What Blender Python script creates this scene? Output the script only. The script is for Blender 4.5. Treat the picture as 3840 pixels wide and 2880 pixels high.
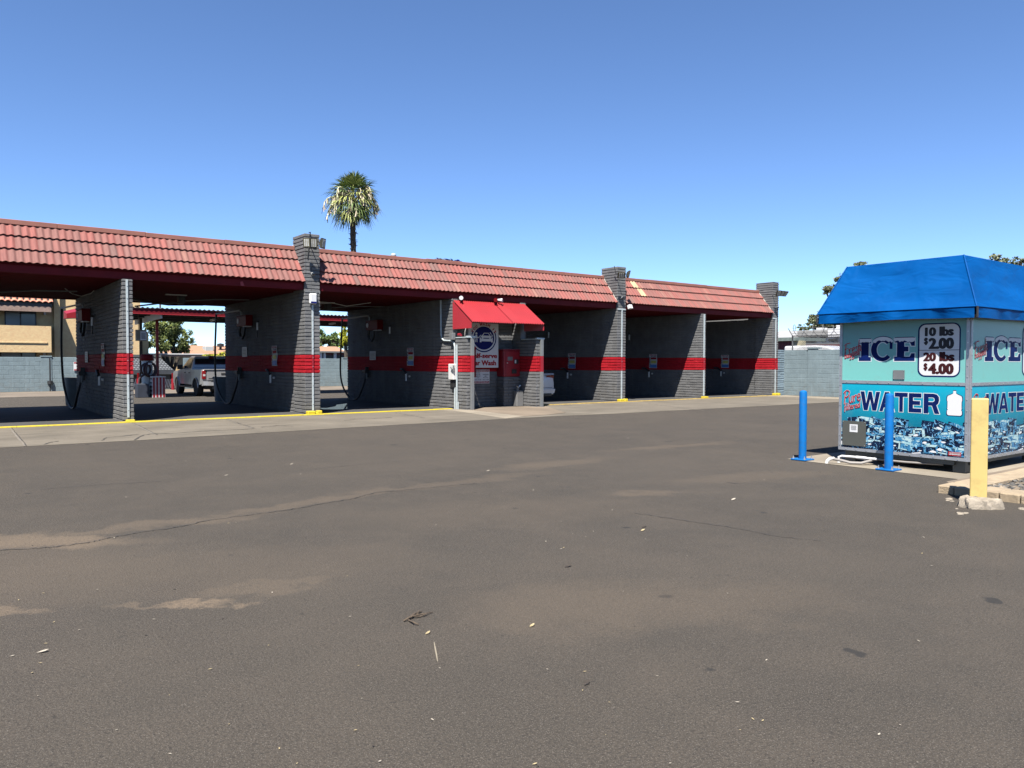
import bpy, math, random
import numpy as np
from mathutils import Vector, Matrix, Quaternion
for o in list(bpy.data.objects): bpy.data.objects.remove(o)
SC = bpy.context.scene; COL = SC.collection
RND = random.Random(7)
# ------------------------------------------------------------------ camera
PITCH, ROLL, YAW = math.radians(1.6336), math.radians(.1068), math.radians(53.138)
fw = Vector((math.cos(YAW)*math.cos(PITCH), math.sin(YAW)*math.cos(PITCH), -math.sin(PITCH)))
rt = Vector((math.sin(YAW), -math.cos(YAW), 0)); up = rt.cross(fw)
cr, sr = math.cos(ROLL), math.sin(ROLL)
rt, up = cr*rt+sr*up, -sr*rt+cr*up
cam = bpy.data.cameras.new('camera'); camo = bpy.data.objects.new('camera', cam); COL.objects.link(camo)
camo.matrix_world = Matrix(((rt.x, up.x, -fw.x, 0), (rt.y, up.y, -fw.y, 0), (rt.z, up.z, -fw.z, 1.5), (0, 0, 0, 1)))
cam.sensor_width = 36; cam.lens = 27; cam.clip_start = .05; cam.clip_end = 3000
SC.camera = camo
# ------------------------------------------------------------------ sky, sun, exposure
SUN_EL = math.radians(58.6); SX, SY = .757, .653          # horizontal heading of the light
w = bpy.data.worlds.new('World'); SC.world = w; w.use_nodes = True
nt = w.node_tree; nt.nodes.clear()
sky = nt.nodes.new('ShaderNodeTexSky'); sky.sky_type = 'NISHITA'; sky.sun_disc = False
sky.sun_elevation = SUN_EL; sky.sun_rotation = math.atan2(-SX, -SY) % (2*math.pi)
sky.air_density = .66; sky.dust_density = .0; sky.ozone_density = 7.5; sky.altitude = 330
bg = nt.nodes.new('ShaderNodeBackground'); bg.inputs['Strength'].default_value = .073
ow = nt.nodes.new('ShaderNodeOutputWorld')
nt.links.new(sky.outputs[0], bg.inputs[0]); nt.links.new(bg.outputs[0], ow.inputs[0])
sl = bpy.data.lights.new('sun', 'SUN'); sl.energy = 5.0; sl.angle = math.radians(.53); sl.color = (1, .955, .89)
so = bpy.data.objects.new('sun', sl); COL.objects.link(so); so.location = (-20, -20, 40)
so.rotation_euler = Vector((SX*math.cos(SUN_EL), SY*math.cos(SUN_EL), -math.sin(SUN_EL))).to_track_quat('-Z', 'Y').to_euler()
SC.view_settings.view_transform = 'Standard'; SC.view_settings.look = 'None'
SC.view_settings.exposure = 1.6; SC.view_settings.gamma = 1
SC.render.engine = 'CYCLES'; SC.render.resolution_x = 1024; SC.render.resolution_y = 768
SC.cycles.max_bounces = 6; SC.cycles.diffuse_bounces = 1; SC.cycles.transparent_max_bounces = 8

# ------------------------------------------------------------------ helpers
def ray(px, py):                       # photo pixel (3840 wide) -> direction
    return fw + rt*((px-1920)/2880) - up*((py-1440)/2880)
def at(px, py, Y):
    d = ray(px, py); t = Y/d.y; return Vector((d.x*t, Y, 1.5+d.z*t))
def atx(px, py, X):
    d = ray(px, py); t = X/d.x; return Vector((X, d.y*t, 1.5+d.z*t))
def gr(px, py, z=0):
    d = ray(px, py); t = (z-1.5)/d.z; return Vector((d.x*t, d.y*t, z))

def toploc(o):
    while o.parent: o = o.parent
    return o.location.copy()
class MB:
    def __init__(s): s.v = []; s.f = []; s.m = []
    def add(s, vs, fs, mi=0):
        b = len(s.v); s.v += [tuple(p) for p in vs]
        s.f += [tuple(b+i for i in f) for f in fs]; s.m += [mi]*len(fs); return s
    def box(s, a, b, mi=0):
        x0, x1 = sorted((a[0], b[0])); y0, y1 = sorted((a[1], b[1])); z0, z1 = sorted((a[2], b[2]))
        return s.add([(x0,y0,z0),(x1,y0,z0),(x1,y1,z0),(x0,y1,z0),(x0,y0,z1),(x1,y0,z1),(x1,y1,z1),(x0,y1,z1)],
              [(0,3,2,1),(4,5,6,7),(0,1,5,4),(1,2,6,5),(2,3,7,6),(3,0,4,7)], mi)
    def cbox(s, a, b, c=.01, mi=0):      # box with chamfered edges
        x0, x1 = sorted((a[0], b[0])); y0, y1 = sorted((a[1], b[1])); z0, z1 = sorted((a[2], b[2]))
        vs = []
        for sx in (0, 1):
            for sy in (0, 1):
                for sz in (0, 1):
                    X = (x0, x1)[sx]; Y = (y0, y1)[sy]; Z = (z0, z1)[sz]
                    ix = c*(1-2*sx); iy = c*(1-2*sy); iz = c*(1-2*sz)
                    vs += [(X, Y+iy, Z+iz), (X+ix, Y, Z+iz), (X+ix, Y+iy, Z)]
        def k(sx, sy, sz, w): return ((sx*2+sy)*2+sz)*3+w
        fs = []
        for w_, (p, q) in enumerate(((1, 2), (0, 2), (0, 1))):
            for e in (0, 1):
                idx = []
                for (i, j) in ((0,0),(1,0),(1,1),(0,1)):
                    c3 = [0,0,0]; c3[w_] = e; c3[p] = i; c3[q] = j; idx.append(k(*c3, w_))
                flip = (e == 0) ^ (w_ == 1)
                fs.append(tuple(reversed(idx)) if flip else tuple(idx))
        for w_ in range(3):
            p, q = [i for i in range(3) if i != w_]
            for i in (0, 1):
                for j in (0, 1):
                    a3 = [0,0,0]; a3[p] = i; a3[q] = j; b3 = list(a3); b3[w_] = 1
                    fs.append((k(*a3, p), k(*b3, p), k(*b3, q), k(*a3, q)))
        for sx in (0, 1):
            for sy in (0, 1):
                for sz in (0, 1): fs.append((k(sx,sy,sz,0), k(sx,sy,sz,1), k(sx,sy,sz,2)))
        return s.add(vs, fs, mi)
    def obox(s, c, ax, ay, az, mi=0):    # oriented box: centre and three half axes
        c = Vector(c); ax = Vector(ax); ay = Vector(ay); az = Vector(az); vs = []
        for i, j, k in ((-1,-1,-1),(1,-1,-1),(1,1,-1),(-1,1,-1),(-1,-1,1),(1,-1,1),(1,1,1),(-1,1,1)): vs.append(c+i*ax+j*ay+k*az)
        return s.add(vs, [(0,3,2,1),(4,5,6,7),(0,1,5,4),(1,2,6,5),(2,3,7,6),(3,0,4,7)], mi)
    def poly(s, pts, mi=0): return s.add(pts, [tuple(range(len(pts)))], mi)
    def prism(s, pts2, O, U, V, N, d, mi=0):   # polygon in the U,V plane pushed d along N
        O, U, V, N = map(Vector, (O, U, V, N)); n = len(pts2)
        a = [O+U*p[0]+V*p[1] for p in pts2]; b = [p+N*d for p in a]
        fs = [tuple(range(n-1, -1, -1)), tuple(range(n, 2*n))]+[(i, (i+1) % n, n+(i+1) % n, n+i) for i in range(n)]
        return s.add(a+b, fs, mi)
    def tube(s, pts, r, n=8, mi=0, caps=True):
        pts = [Vector(p) for p in pts]; m = len(pts); rs = r if isinstance(r, (list, tuple)) else [r]*m
        vs = []; prev = None
        for i, p in enumerate(pts):
            t = (pts[min(i+1, m-1)]-pts[max(i-1, 0)]).normalized()
            if prev is None:
                a = Vector((0, 0, 1)) if abs(t.z) < .9 else Vector((1, 0, 0)); x = t.cross(a).normalized()
            else: x = (prev-t*prev.dot(t)).normalized()
            prev = x; y = t.cross(x)
            for k in range(n):
                A = 2*math.pi*k/n; vs.append(p+x*(rs[i]*math.cos(A))+y*(rs[i]*math.sin(A)))
        fs = [(i*n+k, i*n+(k+1) % n, (i+1)*n+(k+1) % n, (i+1)*n+k) for i in range(m-1) for k in range(n)]
        if caps: fs += [tuple(range(n-1, -1, -1)), tuple(range((m-1)*n, m*n))]
        return s.add(vs, fs, mi)
    def lathe(s, c, prof, n=16, mi=0, axis='z'):
        vs = []
        for r, z in prof:
            for k in range(n):
                A = 2*math.pi*k/n; q = (r*math.cos(A), r*math.sin(A), z)
                if axis == 'x': q = (z, q[0], q[1])
                if axis == 'y': q = (q[1], z, q[0])
                vs.append((c[0]+q[0], c[1]+q[1], c[2]+q[2]))
        m = len(prof)
        fs = [(i*n+k, i*n+(k+1) % n, (i+1)*n+(k+1) % n, (i+1)*n+k) for i in range(m-1) for k in range(n)]
        fs += [tuple(range(n-1, -1, -1)), tuple(range((m-1)*n, m*n))]
        return s.add(vs, fs, mi)
    def build(s, name, mats, parent=None, smooth=None, loc=None):
        mats = mats if isinstance(mats, (list, tuple)) else [mats]
        me = bpy.data.meshes.new(name)
        if parent is not None: off = toploc(parent)
        elif loc is not None: off = Vector(loc)
        else:
            a = np.array(s.v); off = Vector(((a[:,0].min()+a[:,0].max())/2, (a[:,1].min()+a[:,1].max())/2, a[:,2].min()))
        me.from_pydata([(p[0]-off.x, p[1]-off.y, p[2]-off.z) for p in s.v], [], s.f)
        for m in mats: me.materials.append(m)
        me.polygons.foreach_set('material_index', s.m)
        if smooth is not None:
            me.polygons.foreach_set('use_smooth', [True]*len(me.polygons)); me.set_sharp_from_angle(angle=math.radians(smooth))
        me.update()
        o = bpy.data.objects.new(name, me); COL.objects.link(o)
        if parent is not None: o.parent = parent
        else: o.location = off
        return o
def tag(o, label=None, cat=None, group=None, kind=None):
    if label: o['label'] = label
    if cat: o['category'] = cat
    if group: o['group'] = group
    if kind: o['kind'] = kind
    return o
def thing(name, label, cat, loc=(0, 0, 0), group=None):
    o = bpy.data.objects.new(name, None); COL.objects.link(o); o.location = loc; o.empty_display_size = .2
    return tag(o, label, cat, group)
def copytree(o, parent=None):
    c = o.copy(); COL.objects.link(c)
    if parent is not None: c.parent = parent
    for ch in list(o.children): copytree(ch, c)
    return c
def V3(*a): return Vector(a)

# ------------------------------------------------------------------ text as flat mesh
def text_geo(body, bold=0., shear=0.):
    cu = bpy.data.curves.new('t', 'FONT'); cu.body = body; cu.offset = bold; cu.shear = shear; cu.resolution_u = 3
    ob = bpy.data.objects.new('t', cu); COL.objects.link(ob)
    dg = bpy.context.evaluated_depsgraph_get(); me = bpy.data.meshes.new_from_object(ob.evaluated_get(dg))
    v = [tuple(p.co) for p in me.vertices]; f = [tuple(p.vertices) for p in me.polygons]
    bpy.data.objects.remove(ob); bpy.data.curves.remove(cu); bpy.data.meshes.remove(me)
    return v, f
def put_text(mb, body, O, U, V, box, mi=0, bold=0., shear=0., rot=0., pad=0.):
    """fit the words into box (u0,v0,u1,v1) on the plane O,U,V"""
    v, f = text_geo(body, bold, shear); a = np.array(v); mn = a.min(0); mx = a.max(0)
    u0, v0, u1, v1 = box; O, U, V = map(Vector, (O, U, V)); heavy = bold > .02; shifts = [(0., 0.)]
    if heavy:                     # thick lettering: stacked copies, each a hair in front of the last
        e = min((v1-v0)*bold*1.1, (u1-u0)*.12/max(1, len(body)**.8)*2); n_ = U.normalized().cross(V.normalized()); u0, u1, v0, v1 = u0+e, u1-e, v0+e*.4, v1-e*.4
        shifts = [(-e, 0, 0), (e, 0, 1), (-e*.5, e*.4, 2), (e*.5, -e*.4, 3), (-e*.5, -e*.4, 4), (e*.5, e*.4, 5), (0, 0, 6)]
        v, f = text_geo(body, .012, shear); a = np.array(v); mn = a.min(0); mx = a.max(0)
    cx, cy = (u0+u1)/2, (v0+v1)/2; W, H = (u1-u0), (v1-v0); out = []
    c, s_ = math.cos(rot), math.sin(rot)
    for p in v:
        x = ((p[0]-mn[0])/(mx[0]-mn[0])-.5)*W; y = ((p[1]-mn[1])/(mx[1]-mn[1])-.5)*H
        x, y = x*c-y*s_, x*s_+y*c
        out.append(O+U*(cx+x)+V*(cy+y))
    if heavy:
        for sx_, sy_, k in shifts: mb.add([p+U*sx_+V*sy_+n_*(.00012*k) for p in out], f, mi)
    else: mb.add(out, f, mi)
def stroke(mb, pts, O, U, V, wd, mi=0):
    """flat brush line through 2-D points on the plane O,U,V"""
    O, U, V = map(Vector, (O, U, V)); n = len(pts)
    P = [Vector((p[0], p[1])) for p in pts]; L = []; R_ = []
    for i in range(n):
        t = (P[min(i+1, n-1)]-P[max(i-1, 0)]); t = t.normalized() if t.length > 0 else Vector((1, 0))
        nn = Vector((-t.y, t.x))*wd/2; L.append(P[i]+nn); R_.append(P[i]-nn)
    vs = [O+U*p.x+V*p.y for p in L]+[O+U*p.x+V*p.y for p in R_]
    mb.add(vs, [(n+i, n+i+1, i+1, i) for i in range(n-1)], mi)

# ------------------------------------------------------------------ materials
class NT:
    def __init__(s, name):
        s.mat = bpy.data.materials.new(name); s.mat.use_nodes = True; s.t = s.mat.node_tree
        s.b = s.t.nodes['Principled BSDF']; s.pos = None; s.alb = .45     # picture values -> real reflectance
    def n(s, kind, **kw):
        x = s.t.nodes.new(kind)
        for k, v in kw.items():
            if k in x.inputs.keys() if not hasattr(x, k) else False: x.inputs[k].default_value = v
            elif hasattr(x, k): setattr(x, k, v)
            else: x.inputs[k].default_value = v
        return x
    def l(s, a, b): s.t.links.new(a, b)
    def P(s):
        if s.pos is None: s.pos = s.n('ShaderNodeNewGeometry').outputs['Position']
        return s.pos
    def noise(s, scale, detail=3, rough=.55, vec=None, dist=0.):
        x = s.n('ShaderNodeTexNoise'); x.inputs['Scale'].default_value = scale; x.inputs['Detail'].default_value = detail
        x.inputs['Roughness'].default_value = rough; x.inputs['Distortion'].default_value = dist
        s.l(vec if vec is not None else s.P(), x.inputs['Vector']); return x.outputs['Fac']
    def math(s, op, a, b=None, c=None, clamp=False):
        x = s.n('ShaderNodeMath'); x.operation = op; x.use_clamp = clamp
        for i, q in enumerate((a, b, c)):
            if q is None: continue
            if isinstance(q, (int, float)): x.inputs[i].default_value = q
            else: s.l(q, x.inputs[i])
        return x.outputs[0]
    def mr(s, val, a, b, c=0., d=1., smooth=False):
        x = s.n('ShaderNodeMapRange'); x.clamp = True
        if smooth: x.interpolation_type = 'SMOOTHSTEP'
        s.l(val, x.inputs['Value'])
        for k, q in zip(('From Min', 'From Max', 'To Min', 'To Max'), (a, b, c, d)): x.inputs[k].default_value = q
        return x.outputs['Result']
    def mix(s, fac, a, b, mode='MIX'):
        x = s.n('ShaderNodeMix'); x.data_type = 'RGBA'; x.blend_type = mode
        for nm, q in (('Factor', fac), ('A', a), ('B', b)):
            i = [k for k in x.inputs if k.name == nm and (k.type == ('VALUE' if nm == 'Factor' else 'RGBA'))][0]
            if isinstance(q, (int, float)): i.default_value = q
            elif isinstance(q, (tuple, list)): i.default_value = (*[c*s.alb for c in q[:3]], 1)
            else: s.l(q, i)
        return [k for k in x.outputs if k.type == 'RGBA'][0]
    def col(s, c): s.l(c, s.b.inputs['Base Color']) if not isinstance(c, tuple) else setattr(s.b.inputs['Base Color'], 'default_value', (*[q*s.alb for q in c], 1))
    def bump(s, h, strength=.3, dist=.01):
        x = s.n('ShaderNodeBump'); x.inputs['Strength'].default_value = strength; x.inputs['Distance'].default_value = dist
        s.l(h, x.inputs['Height']); s.l(x.outputs[0], s.b.inputs['Normal'])
    def sep(s, vec=None):
        x = s.n('ShaderNodeSeparateXYZ'); s.l(vec if vec is not None else s.P(), x.inputs[0]); return x.outputs
def sc(c, k): return tuple(min(1., q*k) for q in c)
def mat(name, c, rough=.6, metal=0., var=.18, scale=4., bump=0., bscale=60., spec=.5, fine=0., grime=None):
    m = NT(name); m.b.inputs['Roughness'].default_value = rough; m.b.inputs['Metallic'].default_value = metal; m.alb = .45+.4*metal
    m.b.inputs['Specular IOR Level'].default_value = spec
    f = m.mr(m.noise(scale, 4), .3, .7)
    cc = m.mix(f, sc(c, 1-var), sc(c, 1+var))
    if fine: cc = m.mix(m.mr(m.noise(bscale, 2), .35, .65), cc, sc(c, 1-fine))
    if grime:
        g = m.math('MULTIPLY', m.mr(m.noise(scale*1.7, 5, .7), .52, .72), .6)
        cc = m.mix(g, cc, grime)
    m.col(cc)
    if bump: m.bump(m.noise(bscale, 3), bump, .01)
    return m.mat
# ------------------------------------------------------------------ surfaces
def asphalt_mat():
    m = NT('asphalt'); m.b.inputs['Roughness'].default_value = .9; m.b.inputs['Specular IOR Level'].default_value = .25
    big = m.noise(.22, 5, .6); mid = m.noise(1.3, 6, .68)
    c = m.mix(m.mr(big, .35, .68), (.086, .073, .058), (.118, .098, .076))
    c = m.mix(m.mr(mid, .42, .72, 0, .6), c, (.145, .117, .089))
    c = m.mix(m.mr(m.noise(.55, 6, .7, dist=.6), .52, .74, 0, .5), c, (.060, .054, .047))
    coarse = m.noise(58, 3, .8); c = m.mix(m.mr(coarse, .47, .66, 0, .6), c, (.036, .032, .028))
    grain = m.noise(85, 2, .8); c = m.mix(m.mr(grain, .43, .60, 0, .45), c, (.036, .033, .029)); c = m.mix(m.mr(m.noise(75, 2, .8), .56, .68, 0, .5), c, (.14, .122, .10))
    g2 = m.noise(170, 1, .5); c = m.mix(m.mr(g2, .60, .68, 0, .85), c, (.25, .225, .19))
    c = m.mix(m.mr(m.noise(44, 1, .5), .69, .73, 0, .4), c, (.22, .195, .165)); c = m.mix(m.mr(m.noise(23, 2, .5), .68, .74, 0, .5), c, (.032, .029, .026))
    spots = m.noise(3.1, 2, .4); c = m.mix(m.mr(spots, .735, .76, 0, .8), c, (.035, .034, .033))
    # drifts of pale sand swept across the lot (they lie where they lie)
    blobs = [(.75, 7.35, .75, .30, -42, .8), (1.5, 7.62, 1.1, .17, -8, .42), (3.0, 7.8, 1.5, .16, 8, .34), (5.0, 8.0, 1.6, .2, 2, .26),
             (1.24, 4.93, .26, .085, -28, 1.0), (1.02, 5.05, .25, .07, -20, .5), (1.75, 5.05, .55, .16, -10, .35), (.28, 5.55, .35, .12, -35, .7), (.6, 6.3, 1.5, .7, -40, .2),
             (3.2, 3.5, .75, .5, -20, .26), (3.8, 3.1, 1.0, .4, -25, .22), (6.5, 6.05, .5, .2, -25, .36), (7.3, 8.7, 1.1, .3, 0, .28), (10.6, 9.2, 1.4, .2, -8, .3), (8.6, 6.1, 1.3, .35, -15, .22), (1.75, 5.6, 1.2, .7, -15, .15), (4.6, 6.2, 1.6, .7, -20, .12)]
    wv = m.n('ShaderNodeVectorMath'); wv.operation = 'ADD'
    nz = m.n('ShaderNodeTexNoise'); nz.inputs['Scale'].default_value = 2.1; nz.inputs['Detail'].default_value = 6; nz.inputs['Roughness'].default_value = .65; m.l(m.P(), nz.inputs['Vector'])
    s_ = m.n('ShaderNodeVectorMath'); s_.operation = 'MULTIPLY_ADD'; m.l(nz.outputs['Color'], s_.inputs[0]); s_.inputs[1].default_value = (1.0, 1.0, 0); s_.inputs[2].default_value = (-.5, -.5, 0)
    m.l(m.P(), wv.inputs[0]); m.l(s_.outputs[0], wv.inputs[1]); tot = None
    for (x, y, a, b, rot, k) in blobs:
        mp = m.n('ShaderNodeMapping'); mp.vector_type = 'TEXTURE'; mp.inputs['Location'].default_value = (x, y, 0)
        mp.inputs['Rotation'].default_value = (0, 0, math.radians(rot)); mp.inputs['Scale'].default_value = (a, b, 1)
        m.l(wv.outputs[0], mp.inputs['Vector']); xy = m.sep(mp.outputs[0])
        r2 = m.math('ADD', m.math('MULTIPLY', xy[0], xy[0]), m.math('MULTIPLY', xy[1], xy[1]))
        f = m.mr(r2, 1.7, .0, 0, k, True); tot = f if tot is None else m.math('MAXIMUM', tot, f)
    tot = m.math('MULTIPLY', tot, m.mr(m.noise(40, 3, .7), .3, .62, .35, 1))
    c = m.mix(tot, c, (.26, .196, .135))
    m.col(c)
    h = m.math('ADD', m.math('MULTIPLY', grain, .5), coarse); m.bump(h, .8, .014)
    return m.mat
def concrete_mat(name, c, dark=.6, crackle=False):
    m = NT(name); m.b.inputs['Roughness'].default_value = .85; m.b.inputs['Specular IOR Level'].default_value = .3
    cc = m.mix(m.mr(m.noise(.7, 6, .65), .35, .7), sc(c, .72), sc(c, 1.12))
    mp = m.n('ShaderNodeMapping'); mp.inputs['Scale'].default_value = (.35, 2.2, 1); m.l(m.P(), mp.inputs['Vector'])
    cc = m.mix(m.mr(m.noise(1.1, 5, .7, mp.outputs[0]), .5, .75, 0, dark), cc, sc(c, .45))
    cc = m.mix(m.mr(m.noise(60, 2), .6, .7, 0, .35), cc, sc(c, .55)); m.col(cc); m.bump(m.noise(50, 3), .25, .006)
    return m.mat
def block_paint(name, c, dirt=(.2, .18, .15), amt=.5, shade=.16):
    m = NT(name); m.b.inputs['Roughness'].default_value = .7; m.b.inputs['Specular IOR Level'].default_value = .1
    cc = m.mix(m.mr(m.noise(2.2, 4), .3, .7), sc(c, 1-shade), sc(c, 1+shade))
    cc = m.mix(m.mr(m.noise(26, 4, .7), .52, .7, 0, .35), cc, sc(c, .5))
    z = m.sep()[2]; d = m.math('MULTIPLY', m.mr(z, .95, .1), m.mr(m.noise(5, 5, .7), .4, .65)); cc = m.mix(m.math('MULTIPLY', d, amt), cc, dirt)
    mp = m.n('ShaderNodeMapping'); mp.inputs['Scale'].default_value = (5, 5, .35); m.l(m.P(), mp.inputs['Vector'])
    cc = m.mix(m.mr(m.noise(1.0, 4, .7, mp.outputs[0]), .55, .78, 0, .38), cc, tuple(min(1.2, q*1.7+.03) for q in c)); cc = m.mix(m.mr(m.noise(.8, 4, .65), .5, .72, 0, .3), cc, sc(c, .6))
    m.col(cc); m.bump(m.noise(38, 4, .65), .5, .012); return m.mat
M = {}
M['asphalt'] = asphalt_mat()
M['apron'] = concrete_mat('apron_concrete', (.25, .216, .168)); M['pale'] = concrete_mat('pale_concrete', (.42, .36, .275), .25)
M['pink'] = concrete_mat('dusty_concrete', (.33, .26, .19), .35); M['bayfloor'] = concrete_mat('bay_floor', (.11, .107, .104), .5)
M['walk'] = concrete_mat('walk_concrete', (.30, .245, .19), .4)
M['crack'] = mat('crack', (.05, .045, .04), .9); M['joint'] = mat('joint', (.25, .22, .18), .9)
M['gray'] = block_paint('gray_block_paint', (.25, .25, .25)); M['red'] = block_paint('red_block_paint', (.60, .022, .035), amt=0, shade=.12)
M['bluewall'] = block_paint('blue_gray_block_paint', (.30, .385, .415), dirt=(.26, .25, .22), amt=.45, shade=.1)
M['bluepier'] = block_paint('pale_blue_paint', (.34, .45, .52), amt=.2, shade=.1)
M['yellow'] = mat('yellow_paint', (.80, .62, .02), .6, var=.12, scale=9, bump=.2, grime=(.35, .27, .05))
M['yellow_worn'] = mat('worn_yellow_paint', (.55, .38, .10), .7, var=.2, scale=6, grime=(.3, .26, .2))
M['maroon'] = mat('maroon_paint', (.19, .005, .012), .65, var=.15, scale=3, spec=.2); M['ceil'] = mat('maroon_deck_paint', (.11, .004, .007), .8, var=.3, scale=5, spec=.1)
M['galv'] = mat('galvanized_steel', (.60, .67, .68), .55, .2, var=.12, scale=12); M['guardred'] = mat('red_steel_paint', (.42, .012, .025), .45, var=.08)
M['steelgray'] = mat('gray_steel_paint', (.25, .26, .26), .5, .1, var=.1); M['bolt'] = mat('bolt_steel', (.6, .6, .58), .35, .7)
M['mortar'] = mat('pale_mortar', (.60, .54, .46), .9, var=.2, scale=14, bump=.6)
M['black'] = mat('black_rubber', (.012, .012, .013), .5, var=.2); M['darkmetal'] = mat('dark_metal', (.05, .05, .05), .5, .4)
M['white'] = mat('white_plastic', (1.6, 1.6, 1.54), .4, var=.05); M['offwhite'] = mat('off_white_paint', (1.1, 1.07, .98), .5, var=.1)
M['navy'] = mat('navy_vinyl', (.014, .022, .17), .6, var=.08, spec=.08); M['signwhite'] = mat('sign_white', (1.6, 1.58, 1.52), .5, var=.04, spec=.2)
M['signred'] = mat('sign_red', (.55, .02, .03), .6, var=.08, spec=.1); M['signink'] = mat('sign_ink', (.03, .03, .04), .5)
M['lens'] = mat('lamp_lens', (.30, .28, .17), .5, var=.15, scale=30); M['glassdark'] = mat('dark_glass', (.02, .026, .03), .06, var=.1, spec=.8)
def tile_mat():
    m = NT('concrete_roof_tile'); m.b.inputs['Roughness'].default_value = .8; m.b.inputs['Specular IOR Level'].default_value = .3
    p = m.sep(); u = m.math('FLOOR', m.math('DIVIDE', m.math('ADD', p[0], 40.0), .152)); v = m.math('FLOOR', m.math('DIVIDE', m.math('SUBTRACT', p[2], 3.705), .339))
    cx = m.n('ShaderNodeCombineXYZ'); m.l(u, cx.inputs[0]); m.l(v, cx.inputs[1])
    wn = m.n('ShaderNodeTexWhiteNoise'); wn.noise_dimensions = '3D'; m.l(cx.outputs[0], wn.inputs[0])
    r = wn.outputs['Value']; c = m.mix(m.mr(r, .2, .8), (.42, .135, .112), (.32, .145, .122))
    c = m.mix(m.mr(r, .975, .98), c, (.42, .20, .155)); c = m.mix(m.mr(r, .0, .08), (.26, .15, .13), c)
    mp = m.n('ShaderNodeMapping'); mp.inputs['Scale'].default_value = (14, 1.3, 1.3); m.l(m.P(), mp.inputs['Vector'])
    c = m.mix(m.mr(m.noise(1.5, 4, .6, mp.outputs[0]), .42, .70, 0, .6), c, (.19, .075, .064))
    c = m.mix(m.mr(m.noise(34, 3), .6, .75, 0, .3), c, (.42, .27, .23)); m.col(c); m.bump(m.noise(60, 3), .2, .006); return m.mat
M['tile'] = tile_mat(); M['paletile'] = mat('bleached_tile', (.66, .47, .27), .8); M['ridge'] = mat('ridge_board', (.42, .165, .12), .75, var=.14, scale=2.5, grime=(.36, .16, .12))

# ------------------------------------------------------------------ ground
def slab(name, pts, z, m):
    b = MB(); n = len(pts); b.add([(p[0], p[1], z) for p in pts]+[(p[0], p[1], -.05) for p in pts], [tuple(range(n))]+[(i, n+i, n+(i+1) % n, (i+1) % n) for i in range(n)]); return tag(b.build(name, m, loc=(0, 0, 0)), kind='structure')
def sheet(name, pts, z, m, kind='structure'):
    b = MB(); b.poly([(p[0], p[1], z if len(p) < 3 else p[2]) for p in pts]); return tag(b.build(name, m, loc=(0, 0, 0)), kind=kind)
b = MB(); ys = [(-400, 0), (29.5, 0), (31.5, -.08), (40, -.08), (44.2, 0), (900, 0)]
for (y0, z0), (y1, z1) in zip(ys[:-1], ys[1:]): b.poly([(-900, y0, z0), (1200, y0, z0), (1200, y1, z1), (-900, y1, z1)])
tag(b.build('parking_lot', M['asphalt'], loc=(0, 0, 0)), kind='structure')
b = MB(); b.poly([(-12, 16.02, .004), (3, 15.9, .004), (5.6, 16.08, .004), (10.2, 16.28, .004), (14, 16.28, .004), (16, 16.08, .004), (29.6, 15.9, .004), (29.6, 20.62, .004), (-12, 20.62, .004)])
def gline(p, q, wd, z, mi, wob=0., n=1):
    p = Vector((p[0], p[1])); q = Vector((q[0], q[1])); d = (q-p).normalized(); nn = Vector((-d.y, d.x)); L = []; R_ = []
    for i in range(n+1):
        c = p.lerp(q, i/n)+nn*RND.uniform(-wob, wob)*(0 < i < n); h = wd/2*RND.uniform(.5, 1.4) if n > 1 else wd/2
        L.append((*(c+nn*h), z)); R_.append((*(c-nn*h), z))
    b.add(L+R_, [(i, i+1, n+2+i, n+1+i) for i in range(n)], mi)
for p, q in (((38, 1605), (92, 1674)), ((490, 1585), (585, 1632)), ((842, 1573), (950, 1607)), ((1480, 1549), (1590, 1568)), ((2430, 1514), (2640, 1541))):
    p = gr(*p); q = gr(*q); gline(p, q, .035, .008, 2, .008, 12); gline(p+Vector((.03, 0, 0)), q+Vector((.03, 0, 0)), .016, .009, 1, .012, 14)
for pl in ([(505, 1651), (540, 1632), (575, 1627), (640, 1627), (700, 1622), (800, 1616), (900, 1612), (950, 1608)], [(380, 1653), (400, 1642), (460, 1637), (520, 1629)], [(165, 1668), (185, 1661), (220, 1655)], [(1290, 1578), (1330, 1573), (1400, 1571), (1470, 1566)], [(980, 1603), (1040, 1597), (1100, 1599)]):
    for p, q in zip(pl[:-1], pl[1:]): gline(gr(*p), gr(*q), .03, .009, 1, .02, 5)
tag(b.build('concrete_apron', [M['apron'], M['crack'], M['joint']], loc=(0, 0, 0)), kind='structure')
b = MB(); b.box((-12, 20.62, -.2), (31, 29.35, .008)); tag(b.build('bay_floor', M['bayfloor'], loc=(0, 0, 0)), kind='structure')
slab('booth_pad', [gr(1640, 1537, .012)[:2], gr(1700, 1541)[:2], gr(1897, 1571)[:2], gr(1965, 1562)[:2], gr(1765, 1538)[:2], (13.3, 20.6)], .012, M['pale'])
slab('dusty_path', [gr(1766, 1539)[:2], gr(1965, 1562)[:2], gr(2060, 1556)[:2], gr(2120, 1549)[:2], (16.6, 20.3), (13.5, 20.75)], .014, M['pink'])
sheet('wall_walk', [(29.6, 8), (31.3, 8), (31.3, 20.7), (30.7, 20.7), (29.6, 20.62)], .006, M['pale'])
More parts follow.
